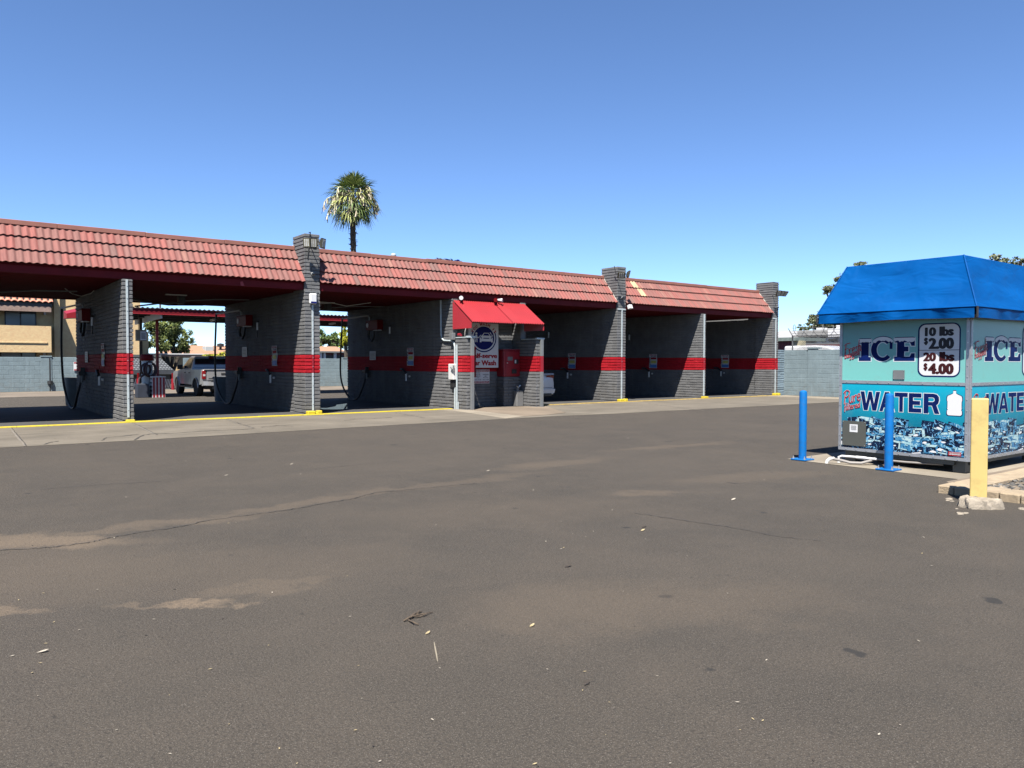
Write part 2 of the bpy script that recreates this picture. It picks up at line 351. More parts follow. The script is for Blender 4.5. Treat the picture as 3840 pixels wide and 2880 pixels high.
for nm, x0, x1, mt in (('yellow_kerb', -12, 13.05, 'yellow'), ('worn_yellow_kerb', 16.6, 30.4, 'yellow_worn')):
    b = MB(); n = int((x1-x0)/.6)
    for i in range(n):
        a, c = x0+(x1-x0)*i/n, x0+(x1-x0)*(i+1)/n-.004
        j = RND.uniform(-.012, .012); b.cbox((a, 20.52+j, -.02), (c, 20.72+j*.5, .028+RND.uniform(-.004, .004)), .008)
    tag(b.build(nm, M[mt], loc=(0, 0, 0)), kind='structure')
b = MB(); b.box((-12, 29.36, -.2), (31, 29.5, .012)); tag(b.build('rear_yellow_kerb', M['yellow_worn'], loc=(0, 0, 0)), kind='structure')
b = MB(); b.poly([(-30, 39.9, -.074), (60, 39.9, -.074), (60, 40, -.074), (-30, 40, -.074)]); b.poly([(-30, 40, -.074), (60, 40, -.074), (60, 44.2, .006), (-30, 44.2, .006)]); tag(b.build('rear_walkway', M['walk'], loc=(0, 0, 0)), kind='structure')
b = MB(); cr_ = [(-40, 2066), (120, 2058), (210, 2052), (330, 2036), (400, 2020), (520, 1998), (640, 1982), (780, 1953), (900, 1936), (1010, 1922), (1130, 1905), (1250, 1882), (1330, 1870), (1400, 1849), (1520, 1838), (1640, 1826), (1790, 1812)]
for p, q in zip(cr_[:-1], cr_[1:]): gline(gr(*p), gr(*q), .014, .006, 0, .018, 8)
for pl in ([(2380, 1925), (2520, 1945), (2700, 1972), (2900, 2010), (3080, 2030)], [(1180, 1760), (1350, 1742), (1500, 1731)], [(150, 1836), (420, 1815), (600, 1806)], [(2560, 1668), (2640, 1676), (2760, 1679)]):
    for p, q in zip(pl[:-1], pl[1:]): gline(gr(*p), gr(*q), .010, .006, 0, .02, 8)
tag(b.build('asphalt_cracks', M['crack'], loc=(0, 0, 0)), kind='structure')
# water left on the floor of the third bay
def puddle(pts):
    m = NT('wet_floor'); m.b.inputs['Roughness'].default_value = .04; m.b.inputs['Specular IOR Level'].default_value = .9; m.col((.03, .03, .032)); m.bump(m.noise(3, 2), .05, .01)
    return sheet('puddle', pts, .013, m.mat)
puddle([gr(*p)[:2] for p in ((1196, 1531), (1225, 1531), (1258, 1525), (1262, 1519), (1302, 1514), (1302, 1534), (1285, 1536), (1250, 1537), (1210, 1536))])

# ------------------------------------------------------------------ slump block masonry
H = .1032
def blocks(mb, O, U, L, z0, z1, N, bl=.4, h=H, prot=.019, jit=.006, red=(1.18, 1.70), seed=1, mi=(0, 1), base=1.18, joint=.016):
    R = random.Random(seed); O, U, N = Vector(O), Vector(U), Vector(N); k0 = math.floor((z0-base)/h)
    k = k0
    while base+k*h < z1-.02:
        a = max(z0, base+k*h); c = min(z1, base+(k+1)*h); k += 1
        if c-a < .03: continue
        mm = mi[1] if red and red[0]-.02 < (a+c)/2 < red[1] else mi[0]
        x = -prot; o = bl/2 if k % 2 else bl; first = True
        while x < L+prot-1e-6:
            e = x+(o if first else bl); first = False
            if L-e < .09: e = L+prot
            e = min(e, L+prot)
            p = prot+R.uniform(-jit, jit); dz0 = joint/2+R.uniform(-.002, .004); dz1 = joint/2+R.uniform(-.002, .003); ch = .009
            q = []
            for (u, zz, su, sz) in ((x, a+dz0, 1, 1), (e, a+dz0, -1, 1), (e, c-dz1, -1, -1), (x, c-dz1, 1, -1)):
                g = .003 if .001 < u < L-.001 else 0
                q.append((u+su*g, zz, su, sz))
            base_v = [O+U*u+Vector((0, 0, zz)) for u, zz, su, sz in q]
            fr = [O+U*(u+su*ch*.6)+Vector((0, 0, zz+sz*ch+R.uniform(-.003, .003)))+N*(p+R.uniform(-jit*.5, jit*.5)) for u, zz, su, sz in q]
            flip = (U.cross(Vector((0, 0, 1)))).dot(N) < 0
            fs = [(4,5,6,7), (0,1,5,4), (1,2,6,5), (2,3,7,6), (3,0,4,7)]; jj_ = None
            if flip: fs = [tuple(reversed(f)) for f in fs]
            mb.add(base_v+fr, fs, mm); x = e
def core(mb, x0, x1, y0, y1, z1, z0=-.1, red=(1.18, 1.70), inset=0.):
    for a, c, m_ in ((z0, min(red[0], z1), 0), (red[0], min(red[1], z1), 1), (red[1], z1, 0)):
        if c > a: mb.box((x0+inset, y0+inset, a), (x1-inset, y1-inset, c), m_)
GM = [M['gray'], M['red']]
def wall(parent, x0, x1, y0, y1, z1, seed, front=True, back=True):
    b = MB(); core(b, x0, x1, y0, y1, z1)
    blocks(b, (x0, y1, 0), (0, -1, 0), y1-y0, -.05, z1, (-1, 0, 0), seed=seed)
    if back: blocks(b, (x1, y0, 0), (0, 1, 0), y1-y0, -.05, z1, (1, 0, 0), seed=seed+50)
    if front: blocks(b, (x0, y0, 0), (1, 0, 0), x1-x0, -.05, z1, (0, -1, 0), bl=.2 if x1-x0 < .3 else .4, seed=seed+90)
    blocks(b, (x1, y1, 0), (-1, 0, 0), x1-x0, -.05, z1, (0, 1, 0), bl=.2, seed=seed+95)
    if z1 > 3: b.box((x0+.01, max(y0, 20.92), z1), (x1-.01, y1-.01, 3.61), 0)
    return b.build('bay_wall', GM, parent)
def pillar(parent, x0, x1, y0, y1, z1, seed):
    b = MB(); core(b, x0, x1, y0, y1, z1-.004)
    blocks(b, (x0, y1, 0), (0, -1, 0), y1-y0, -.05, z1, (-1, 0, 0), seed=seed); blocks(b, (x1, y0, 0), (0, 1, 0), y1-y0, -.05, z1, (1, 0, 0), seed=seed+1)
    blocks(b, (x0, y0, 0), (1, 0, 0), x1-x0, -.05, z1, (0, -1, 0), seed=seed+2); blocks(b, (x1, y1, 0), (-1, 0, 0), x1-x0, -.05, z1, (0, 1, 0), seed=seed+3)
    return b.build('pillar', GM, parent)
def guard(parent, x0, x1, yf, z1, arm=None, top=True, name='corner_guard', mm=None):
    """steel channel bolted to the face of a pier"""
    b = MB(); y = yf-.012
    for a, c, m_ in ((.12, 1.18, 0), (1.18, 1.70, 1), (1.70, z1, 0)): b.cbox((x0, y-.035, a), (x1, y, c-.001), .004, m_)
    n = 11
    for i in range(n):
        z = .3+(z1-.45)*i/(n-1); b.lathe(((x0+x1)/2, y-.035, z), [(.0, -.008), (.009, -.008), (.012, 0)], 6, 2, 'y')
    if arm: b.box((arm[0], y-.034, z1-.06), (arm[1], y-.002, z1-.002), 0)
    return b.build(name, [mm or M['galv'], M['guardred'], M['bolt']], parent)
def footblock(parent, x0, x1, yf):
    b = MB(); xm = x0+(x1-x0)*.6
    b.cbox((x0, yf-.2, -.02), (xm-.03, yf-.014, .115), .02); b.cbox((xm+.03, yf-.19, -.02), (x1, yf-.014, .12), .02); b.cbox((xm-.05, yf-.17, -.02), (xm+.05, yf-.016, .07), .015)
    return b.build('painted_base', M['yellow'], parent)
YF, YR = 20.79, 28.55
CW = thing('car_wash', 'long grey slump block self-serve car wash with red stripe and red tile mansard roof', 'car wash building', (13, 24, 0))
w1 = wall(CW, 3.68, 3.88, YF, YR, 3.52, 11); guard(w1, 3.745, 3.795, YF, 3.5); b = MB(); b.cbox((3.70, 20.62, -.02), (3.9, 20.775, .07), .015); b.build('painted_base', M['yellow'], w1)
wall(CW, -1.05, -.85, YF, YR, 3.52, 12)
for (x0, x1, sd, yb) in ((8.32, 8.73, 21, 21.62), (20.53, 20.94, 22, 21.62), (30.31, 30.72, 23, 21.65), (-5.9, -5.49, 24, 21.62)):
    p = pillar(CW, x0, x1, YF, yb, 5.1 if x0 < 25 else 5.15, sd); wall(CW, x0+.1, x0+.3, yb+.01, YR, 3.52, sd+5, front=False)
    footblock(p, x0-.01, x1+.01, YF)
    gx = {8.32: (8.50, 8.55), 20.53: (20.72, 20.775), 30.31: (30.50, 30.56)}.get(x0)
    if gx: guard(p, gx[0], gx[1], YF, 3.10 if x0 == 8.32 else 3.53, arm=None if x0 == 8.32 else (x0, gx[1] if x0 > 30 else x1))
w5 = wall(CW, 25.40, 25.63, YF, YR, 3.52, 13); guard(w5, 25.50, 25.57, YF, 3.5); b = MB(); b.cbox((25.36, 20.6, -.02), (25.66, 20.775, .09), .015); b.build('painted_base', M['yellow'], w5)
# equipment room and the low wings of the change booth
wall(CW, 13.2, 13.4, YF, YR, 3.52, 14, front=False); wall(CW, 15.95, 16.15, YF, YR, 3.52, 15, front=False)
for x0, x1, sd, gx in ((13.2, 13.4, 31, (13.29, 13.40)), (15.95, 16.15, 32, (16.07, 16.18))):
    wv_ = wall(CW, x0, x1, 19.93, YF-.03, 2.25, sd)
    b = MB(); y = 19.93-.026
    for a, c, m_ in ((0, 1.18, 0), (1.18, 1.70, 1), (1.70, 2.25, 0)): b.cbox((gx[0], y-.08, a), (gx[1], y, c-.001), .005, m_)
    b.build('steel_post', [M['steelgray'], M['guardred']], wv_)
    b = MB(); b.cbox((x0-.03, 19.86, 2.252), (x1+.10, 19.98, 2.31), .006); b.cbox((x0-.02, 19.98, 2.252), (x1+.02, YF-.05, 2.285), .006); b.build('cap_rail', M['galv'], wv_)
b = MB(); core(b, 13.41, 15.94, 21.25, 21.45, 3.5); blocks(b, (13.44, 21.25, 0), (1, 0, 0), 2.46, -.05, 3.5, (0, -1, 0), seed=41); core(b, 15.28, 15.92, 20.83, 21.23, 1.0)
blocks(b, (15.28, 20.83, 0), (1, 0, 0), .64, -.05, 1.0, (0, -1, 0), seed=42); blocks(b, (15.28, 21.22, 0), (0, -1, 0), .39, -.05, 1.0, (-1, 0, 0), seed=43)
b.build('booth_wall', GM, CW)
# roof: mansard of double roll tiles
def mansard(x0, x1, pale=()):
    e = Vector((0, .80, 1.01)); Ls = e.length; e = e/Ls; nrm = Vector((0, -e.z, e.y)); O = Vector((0, 20.755, 3.715)); per = .152; ns = 10
    b = MB(); n = int((x1-x0)/per*ns); xs = [x0+(x1-x0)*i/n for i in range(n+1)]
    for k in range(3):
        s0 = k*Ls/3; s1 = (k+1)*Ls/3+.05; lo = []; hi = []; un = []
        for x in xs:
            t = (x/per) % 1.0; h = .030*(max(0, math.cos(math.pi*(t-.5)*1.25)) ** 1.3); q7 = math.sin(math.floor(x/(2*per))*12.9898+k*7.1)*43758.5453; q7 -= math.floor(q7); jj = .016*(q7-.5)-(.03 if q7 > .985 else 0)
            lo.append(O+e*(s0+jj)+nrm*(.050+h)+Vector((x, 0, 0))); hi.append(O+e*s1+nrm*(h*.9)+Vector((x, 0, 0))); un.append(O+e*(s0+jj+.004)+nrm*(.030+h)+Vector((x, 0, 0)))
        m = n+1; fs = [(i, i+1, m+i+1, m+i) for i in range(n)]; f2 = [(2*m+i, 2*m+i+1, i+1, i) for i in range(n)]
        b.add(lo+hi+un, fs+f2, 0)
    for (xa, k) in pale:
        s0 = k*Ls/3; s1 = (k+1)*Ls/3-.01
        for q in range(2):
            pts = []
            xx = [xa+q*per+per*i/8 for i in range(9)]
            for s_, off in ((s0, .053), (s1, .016)):
                for x in xx:
                    t = (x/per) % 1.0; h = .030*(max(0, math.cos(math.pi*(t-.5)*1.25)) ** 1.3); pts.append(O+e*s_+nrm*(off+h)+Vector((x, 0, 0)))
            b.add(pts, [(i, i+1, 10+i, 9+i) for i in range(8)], 1)
    r = b.build('roof_section', [M['tile'], M['paletile']], CW, smooth=50)
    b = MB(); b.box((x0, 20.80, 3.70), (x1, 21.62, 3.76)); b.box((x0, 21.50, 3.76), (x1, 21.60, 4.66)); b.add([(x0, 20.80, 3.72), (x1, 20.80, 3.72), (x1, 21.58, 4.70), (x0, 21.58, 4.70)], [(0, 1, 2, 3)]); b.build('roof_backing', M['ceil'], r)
    b = MB(); n = max(2, int((x1-x0)/1.8))
    for i in range(n):
        a, c = x0+(x1-x0)*i/n, x0+(x1-x0)*(i+1)/n-.004; j = RND.uniform(-.012, .012)
        b.cbox((a, 21.47, 4.70+j), (c, 21.66, 4.815+j), .008)
    b.build('ridge_cap', M['ridge'], r)
    b = MB(); b.box((x0, 20.845, 3.545), (x1, 20.875, 3.71), 0); b.box((x0, 20.84, 3.52), (x1, 20.88, 3.542), 0); b.build('fascia', M['maroon'], r)
    return r
mansard(-5.48, 8.30); mansard(8.75, 20.51); mansard(20.96, 30.29, ((21.888, 2), (22.04, 1)))
for x0, yz in ((8.32, 0), (20.53, 0), (30.31, 0)):
    b = MB(); e = Vector((0, .8, 1.01)).normalized(); pts = []
    for i in range(26):
        s_ = 1.33*i/25; c = Vector((x0-.016, 20.80, 3.79))+e*s_; wd = .03+RND.uniform(0, .025)
        pts.append((c-Vector((RND.uniform(.01, .03), 0, 0)), c+Vector((-.003, -wd*.2, wd)), c-Vector((.02, wd*.6, -.0))))
    vs = [q for p in pts for q in p]; b.add(vs, [(3*i+j, 3*i+3+j, 3*i+3+(j+1) % 3, 3*i+(j+1) % 3) for i in range(25) for j in range(3)]); b.build('mortar_seam', M['mortar'], CW)
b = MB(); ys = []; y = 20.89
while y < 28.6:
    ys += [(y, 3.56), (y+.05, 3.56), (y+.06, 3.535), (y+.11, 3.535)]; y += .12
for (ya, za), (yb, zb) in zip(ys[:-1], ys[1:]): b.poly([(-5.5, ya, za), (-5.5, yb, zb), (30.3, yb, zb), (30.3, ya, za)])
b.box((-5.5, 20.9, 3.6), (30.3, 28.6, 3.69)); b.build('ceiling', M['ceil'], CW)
b = MB(); b.box((-5.6, 28.61, 3.5), (30.8, 28.66, 3.74)); b.build('rear_fascia', M['maroon'], CW)
b = MB(); b.tube([(8.74, 20.76, 3.50), (8.74, 20.76, 3.42)], .012, 6); b.box((8.30, 20.76, 3.455), (8.74, 20.774, 3.485)); b.box((8.62, 20.755, 3.2), (8.66, 20.774, 3.5)); b.build('conduit', M['steelgray'], CW)
# ------------------------------------------------------------------ wash bay equipment (same kit on every bay wall)
M['posteryellow'] = mat('poster_yellow', (1.0, .85, .15), .5); M['posterblue'] = mat('poster_blue', (.08, .30, .85), .5)
M['boxred'] = mat('dark_red_enamel', (.22, .005, .008), .5, var=.1, spec=.12)
BAYS = [(3.68, 'first'), (8.42, 'second'), (13.2, 'third'), (20.63, 'fourth'), (25.40, 'fifth'), (30.41, 'last')]
def wall_local(x, y, z): return Vector((x, y, z))
# poster (built round the origin: wall plane x=0, looking at -x; u runs along -y)
def poster():
    t = thing('poster', '', 'poster'); O = V3(-.014, .23, 0); U = V3(0, -1, 0); Vv = V3(0, 0, 1)
    b = MB(); n = 8; vs = []
    for i in range(n+1):
        z = .62*i/n; bow = -.018-.012*math.sin(i*1.1); vs += [(bow, .23, z), (bow, -.23, z)]
    b.add(vs, [(2*i, 2*i+1, 2*i+3, 2*i+2) for i in range(n)], 0)
    O = V3(-.034, .23, 0)
    def rect(u0, v0, u1, v1, m_): b.poly([O+U*u0+Vv*v0, O+U*u1+Vv*v0, O+U*u1+Vv*v1, O+U*u0+Vv*v1], m_)
    rect(.10, .39, .43, .47, 1); rect(.12, .22, .42, .33, 2); rect(.06, .02, .45, .16, 3)
    for k in range(5): rect(.02+.01*(k % 2), .06+.09*k, .07+.012*(k % 3), .12+.09*k, 4)
    O2 = O+V3(-.002, 0, 0)
    put_text(b, 'TRIPLE FOAM', O2, U, Vv, (.03, .55, .43, .605), 1, .03); put_text(b, 'POLISH', O2, U, Vv, (.12, .485, .42, .535), 5, .03)
    b.build('sheet', [M['signwhite'], M['signred'], M['posteryellow'], M['posterblue'], M['steelgray'], M['navy']], t); return t
def place(proto, first, x, y, z, label, group):
    o = proto if first else copytree(proto); o.location = (x-.018, y, z); o['label'] = label; o['group'] = group; return o
pr = poster()
NAMES = {3.68: 'leftmost bay wall', 8.42: 'wall beside the pickup truck', 13.2: 'wall just left of the change booth', 20.63: 'wall beside the white car', 25.40: 'wall left of the far right bay', 30.41: 'end wall of the far right bay'}
for i, (x, nm) in enumerate(BAYS):
    zb = 1.37 if x < 14 else 1.245
    place(pr, i == 0, x, 23.43, zb, 'red, yellow and blue banded poster on the '+NAMES[x], 'foam polish posters')
# small notice
def notice():
    t = thing('notice', '', 'notice'); b = MB(); b.cbox((-.028, -.25, 0), (-.014, .25, .33), .004, 0)
    for k in range(5): b.box((-.030, -.18+.02*(k % 2), .05+.05*k), (-.029, .19, .07+.05*k), 1)
    b.build('board', [M['offwhite'], M['steelgray']], t); return t
pn = notice()
for i, (x, nm) in enumerate(BAYS[:3]): place(pn, i == 0, x, 26.3, (1.465, 1.665, 1.57)[i], 'small pale notice board on the '+NAMES[x], 'bay notices')
# coin and hose-reel box
def reel():
    t = thing('coin_box', '', 'coin box'); b = MB(); b.cbox((-.24, -.48, 0), (-.014, .48, .34), .015, 0); b.box((-.26, -.50, .342), (-.012, .50, .36), 0); b.build('cabinet', M['boxred'], t)
    b = MB(); b.lathe((-.245, .34, .18), [(.0, -.012), (.085, -.01), (.09, 0)], 20, 0, 'x'); b.build('dial', M['offwhite'], t)
    b = MB(); b.box((-.22, -.46, -.03), (-.05, -.1, -.004)); b.build('lamp', M['offwhite'], t)
    b = MB(); b.tube([(-.14, .40, 0), (-.16, .44, -.18), (-.15, .38, -.34), (-.13, .22, -.40), (-.12, .12, -.3), (-.1, .08, -.02)], .045, 8); b.build('hose_loop', M['black'], t); return t
pc = reel()
for i, (x, nm) in enumerate(BAYS[:3]): place(pc, i == 0, x, 25.95, 2.68, 'dark red box with a round dial on the '+NAMES[x], 'coin boxes')
# swinging boom and brush hose
def boom():
    t = thing('wash_boom', '', 'wash hose'); b = MB(); b.tube([(-.05, 26.5-26.9, -.25), (-.06, -.4, -.02), (-.10, -.34, .03), (-.45, 1.15, -.03)], .028, 8); b.build('arm', M['offwhite'], t)
    b = MB(); pts = [(-.45, 1.15, -.04), (-.46, 1.17, -.5), (-.46, 1.28, -1.3), (-.42, 1.4, -2.2), (-.36, 1.25, -2.75), (-.3, .75, -3.14), (-.25, .25, -3.12), (-.2, -.1, -2.7), (-.12, -.18, -2.3), (-.1, -.2, -1.9)]
    P2 = []
    for i in range(len(pts)-1):
        p0, p1, p2, p3 = (Vector(pts[max(0, min(len(pts)-1, i+k))]) for k in (-1, 0, 1, 2))
        for s in range(5):
            q = s/5; P2.append(.5*((2*p1)+(p2-p0)*q+(2*p0-5*p1+4*p2-p3)*q*q+(3*p1-p0-3*p2+p3)*q**3))
    P2.append(Vector(pts[-1])); b.tube(P2, .035, 8); b.build('hose', M['black'], t)
    b = MB(); b.cbox((-.2, -.33, -2.14), (-.014, -.05, -2.02), .01); b.cbox((-.1, -.26, -2.3), (-.014, -.18, -1.9), .01); b.build('holster', M['darkmetal'], t)
    b = MB(); b.tube([(-.1, -.24, -2.36), (-.1, -.24, -2.06)], .035, 8); b.build('handle', M['steelgray'], t); return t
pb = boom()
for i, (x, nm) in enumerate(BAYS[:3]): place(pb, i == 0, x, 26.9, 3.21, 'black brush hose looping from a boom on the '+NAMES[x], 'brush hoses')
def bottle():
    t = thing('spray_nozzle', '', 'nozzle'); b = MB(); b.tube([(-.07, 0, -.12), (-.07, 0, .12)], .03, 8); b.build('body', M['white'], t)
    b = MB(); b.tube([(-.07, 0, -.36), (-.07, .0, -.12)], .02, 6); b.build('lead', M['black'], t); b = MB(); b.tube([(-.014, 0, .16), (-.09, 0, .14)], .02, 6); b.build('hook', M['black'], t); return t
def holder():
    t = thing('wand_holder', '', 'wand holder'); b = MB(); b.tube([(-.09, .06, -.14), (-.09, .06, .12)], .032, 8); b.build('tube', M['offwhite'], t)
    b = MB(); b.tube([(-.014, -.08, .02), (-.06, -.08, .02)], .035, 8); b.build('knob', M['offwhite'], t)
    b = MB(); b.tube([(-.06, .5, .26), (-.12, .25, .26), (-.12, .02, .13)], .04, 6); b.build('bracket', M['black'], t); return t
pq, ph = bottle(), holder()
for i, (x, nm) in enumerate(BAYS):
    if i < 5: place(pq, i == 0, x, 24.85, 2.64, 'small white nozzle hanging on the '+NAMES[x], 'spray nozzles')
    place(ph, i == 0, x, 23.55, .98, 'pale wand holder under the poster on the '+NAMES[x], 'wand holders')
# ceiling trolley pipes and drooping cables
for i, (xc, lb) in enumerate(((1.3, 'grey swivel pipes under the ceiling of the leftmost bay'), (6.1, 'grey swivel pipes under the ceiling of the bay with the pickup behind'), (10.9, 'grey swivel pipes under the ceiling of the puddled bay'))):
    t = thing('ceiling_swivel', lb, 'swivel boom', (xc, 25.2, 3.3), 'ceiling swivels')
    b = MB(); b.cbox((xc-.1, 25.1, 3.28), (xc+.1, 25.3, 3.53), .01); b.build('hub', M['darkmetal'], t)
    b = MB(); b.tube([(xc, 25.2, 3.32), (xc-.5, 25.6, 3.3), (xc-1.1, 26.3, 3.22)], .025, 6); b.tube([(xc+.1, 25.2, 3.38), (xc+.9, 24.8, 3.44), (xc+1.9, 24.6, 3.46)], .018, 6); b.build('pipe', M['steelgray'], t)
    b = MB(); b.box((xc-.55, 24.7, 3.50), (xc+.05, 24.82, 3.528)); b.build('strip', M['offwhite'], t)
def cable(lb, pts, r=.012, m_='offwhite', nm='cable', cat='cable'):
    b = MB(); b.tube(pts, r, 6); return tag(b.build(nm, M[m_]), lb, cat)
cable('pale cable drooping from the ceiling above the leftmost bay wall', [(2.9, 24.6, 3.52), (3.1, 24.8, 3.40), (3.35, 25.0, 3.36), (3.6, 25.0, 3.45), (3.66, 24.9, 3.53)])
cable('looping pale cables under the ceiling right of the tall floodlit pillar', [(9.3, 24.2, 3.50), (9.9, 24.0, 3.38), (10.5, 23.9, 3.44), (11.0, 23.9, 3.36), (11.8, 23.7, 3.50)])
cable('dark cable sagging along the ceiling of the bay with the pickup behind', [(4.2, 25.6, 3.5), (5.4, 27.2, 3.45), (6.4, 28.2, 3.44), (7.6, 28.4, 3.5)], .03, 'black')
# red corner of loose flashing on the fascia, trash bins
b = MB(); b.prism([(0, 0), (.10, 0), (.05, .12), (-.01, .1)], (6.55, 20.835, 3.53), (1, 0, 0), (0, 0, 1), (0, -1, 0), .004); tag(b.build('metal_flap', M['guardred']), 'bent bright red metal flap on the eave above the bay with the pickup', 'flap')
def bin_(nm, lb, x, y, w_, h_, m_, z0=0):
    t = thing(nm, lb, 'trash bin', (x, y, z0)); b = MB(); b.lathe((x, y, z0), [(w_*.8, 0), (w_*.86, .05), (w_, h_-.08), (w_*1.05, h_-.07), (w_*1.06, h_), (w_*.96, h_), (w_*.9, h_-.1), (w_*.75, .1)], 20); b.build('body', M[m_], t, smooth=40)
    b = MB(); b.tube([(x-w_, y, h_+z0), (x-w_-.05, y, h_-.06+z0)], .02, 6); b.tube([(x+w_, y, h_+z0), (x+w_+.05, y, h_-.06+z0)], .02, 6); b.build('handle', M[m_], t)
M['binblue'] = mat('blue_gray_bin', (.20, .235, .27), .5)
bin_('trash_bin', 'blue-grey round trash bin behind the bay beside the pickup', 8.62, 29.75, .30, .93, 'binblue')
bin_('trash_bin', 'greenish grey trash bin at the back of the leftmost bay', 3.72, 29.85, .27, .95, 'steelgray')
t = thing('red_hood', 'small sunlit red metal hood sticking out behind the leftmost bay wall', 'hood', (3.3, 29.6, 2.9)); p, q = at(249, 1170, 30.2), at(293, 1170, 29.4); b = MB()
b.add([(p.x, 30.2, at(249, 1193, 30.2).z), (q.x+.3, 30.2, at(293, 1190, 30.2).z), (q.x+.3, 30.2, at(293, 1160, 30.2).z), (p.x, 30.2, at(249, 1176, 30.2).z), (p.x, 30.9, at(249, 1193, 30.2).z), (q.x+.3, 30.9, at(293, 1190, 30.2).z), (q.x+.3, 30.9, at(293, 1160, 30.2).z+.12), (p.x, 30.9, at(249, 1176, 30.2).z+.12)], [(0, 1, 2, 3), (4, 7, 6, 5), (3, 2, 6, 7), (0, 3, 7, 4), (0, 4, 5, 1), (1, 5, 6, 2)]); b.build('sheet', M['guardred'], t)
b = MB(); b.tube([(q.x+.25, 30.5, 0), (q.x+.25, 30.5, at(293, 1185, 30.2).z)], .04, 8); b.build('post', M['darkmetal'], t)
# ------------------------------------------------------------------ floodlights, cameras and boxes on the pillars
def flood(parent, c, d, w_=.2, h_=.26, lens=True):
    c = Vector(c); d = Vector(d).normalized(); r = d.cross(Vector((0, 0, 1))).normalized(); u = r.cross(d)
    b = MB(); b.obox(c, r*w_/2, u*h_/2, d*.025, 0); b.obox(c-d*.035, r*w_*.4, u*h_*.38, d*.012, 0)
    for k in range(5): b.obox(c-d*.055+r*(w_*.3*(k-2)/2), r*.004, u*h_*.34, d*.012, 0)
    h = b.build('lamp_head', M['bronze'], parent)
    b = MB(); b.obox(c+d*.026, r*w_*.4, u*h_*.42, d*.003, 0)
    for i in range(3):
        for j in range(6): b.obox(c+d*.031+r*w_*.24*(i-1)+u*h_*.13*(j-2.5)*1.0, r*w_*.07, u*h_*.04, d*.003, 1)
    b.build('lens', [M['lens'], M['white']], h); return h
M['bronze'] = mat('bronze_housing', (.07, .065, .045), .5, .3)
def cluster(lb, arm, heads, base, grp='pillar floodlights', dx=0.):
    sh = lambda p: (p[0]+dx, p[1], p[2]); arm = [[sh(p) for p in a] for a in arm]; heads = [(sh(h[0]), *h[1:]) for h in heads]
    t = thing('floodlight', lb, 'floodlight', base, grp); b = MB()
    for a in arm: b.tube(a, .014, 6)
    b.cbox((base[0]-.05, base[1]-.06, base[2]-.05), (base[0]+.05, base[1], base[2]+.05), .008); b.build('bracket', M['darkmetal'], t)
    for h in heads: flood(t, *h)
    return t
cluster('triple floodlight on the tallest grey pillar at centre left', [[(8.60, 20.74, 4.86), (8.60, 20.5, 4.82)], [(8.35, 20.5, 4.82), (8.82, 20.44, 4.84)], [(8.62, 20.74, 5.0), (8.62, 20.7, 5.13), (8.62, 20.8, 5.13)], [(8.6, 20.76, 4.75), (8.56, 20.765, 4.4)]],
        [((8.42, 20.46, 4.79), (-.95, -1, -.22), .2, .26), ((8.60, 20.42, 4.79), (-.35, -1, -.25), .2, .26), ((8.86, 20.40, 4.80), (.7, -1, -.15), .2, .28)], (8.55, 20.775, 4.84), dx=-.17)
cluster('twin floodlight on the middle pillar right of the booth', [[(20.76, 20.74, 4.83), (20.76, 20.48, 4.78)], [(20.62, 20.46, 4.75), (21.0, 20.42, 4.79)], [(20.70, 20.77, 5.1), (20.76, 20.75, 4.8)]],
        [((20.66, 20.36, 4.72), (-.7, -1, -.9), .28, .24), ((21.06, 20.38, 4.78), (1, -.6, -.3), .22, .26)], (20.70, 20.775, 4.83), dx=-.36)
cluster('triple floodlight on the pillar at the far right end of the car wash', [[(30.60, 20.74, 4.70), (30.66, 20.5, 4.66)], [(30.5, 20.5, 4.64), (31.15, 20.4, 4.64)]],
        [((30.58, 20.40, 4.6), (-.45, -1, -.7), .22, .26), ((30.84, 20.40, 4.6), (-.25, -1, -.8), .22, .26), ((31.09, 20.40, 4.6), (-.1, -1, -.85), .22, .26)], (30.60, 20.775, 4.7), dx=-.40)
def camera_dome(lb, x, z):
    t = thing('camera', lb, 'security camera', (x, 20.77, z)); b = MB(); b.lathe((x, 20.775, z), [(.06, 0), (.06, -.03), (.045, -.045)], 14, 0, 'y'); b.build('mount', M['steelgray'], t)
    b = MB(); b.lathe((x, 20.73, z), [(.042, 0), (.04, -.03), (.02, -.05), (0, -.055)], 12, 0, 'y'); b.build('dome', M['glassdark'], t, smooth=40)
camera_dome('small dome camera on the tallest pillar under its floodlights', 8.54, 3.97); camera_dome('small dome camera on the middle pillar under its floodlights', 20.76, 3.93); camera_dome('small dome camera on the far right pillar', 30.62, 4.0)
t = thing('junction_box', 'white rounded plastic box with a navy strip on the tallest pillar', 'utility box', (8.51, 20.7, 3.1)); b = MB(); b.cbox((8.41, 20.64, 3.12), (8.62, 20.755, 3.42), .03); b.build('case', M['white'], t, smooth=30)
b = MB(); b.cbox((8.43, 20.632, 3.135), (8.60, 20.645, 3.19), .004); b.build('label_strip', M['navy'], t)
t = thing('wall_lamp', 'small white lamp under the roof corner right of the middle pillar', 'lamp', (21.05, 20.8, 3.64)); b = MB(); b.tube([(21.05, 20.84, 3.64), (21.05, 20.72, 3.62)], .02, 6); b.build('arm', M['darkmetal'], t)
b = MB(); b.obox((21.07, 20.66, 3.60), (.08, 0, 0), (0, .05, -.02), (0, .03, .07)); b.build('head', M['white'], t)
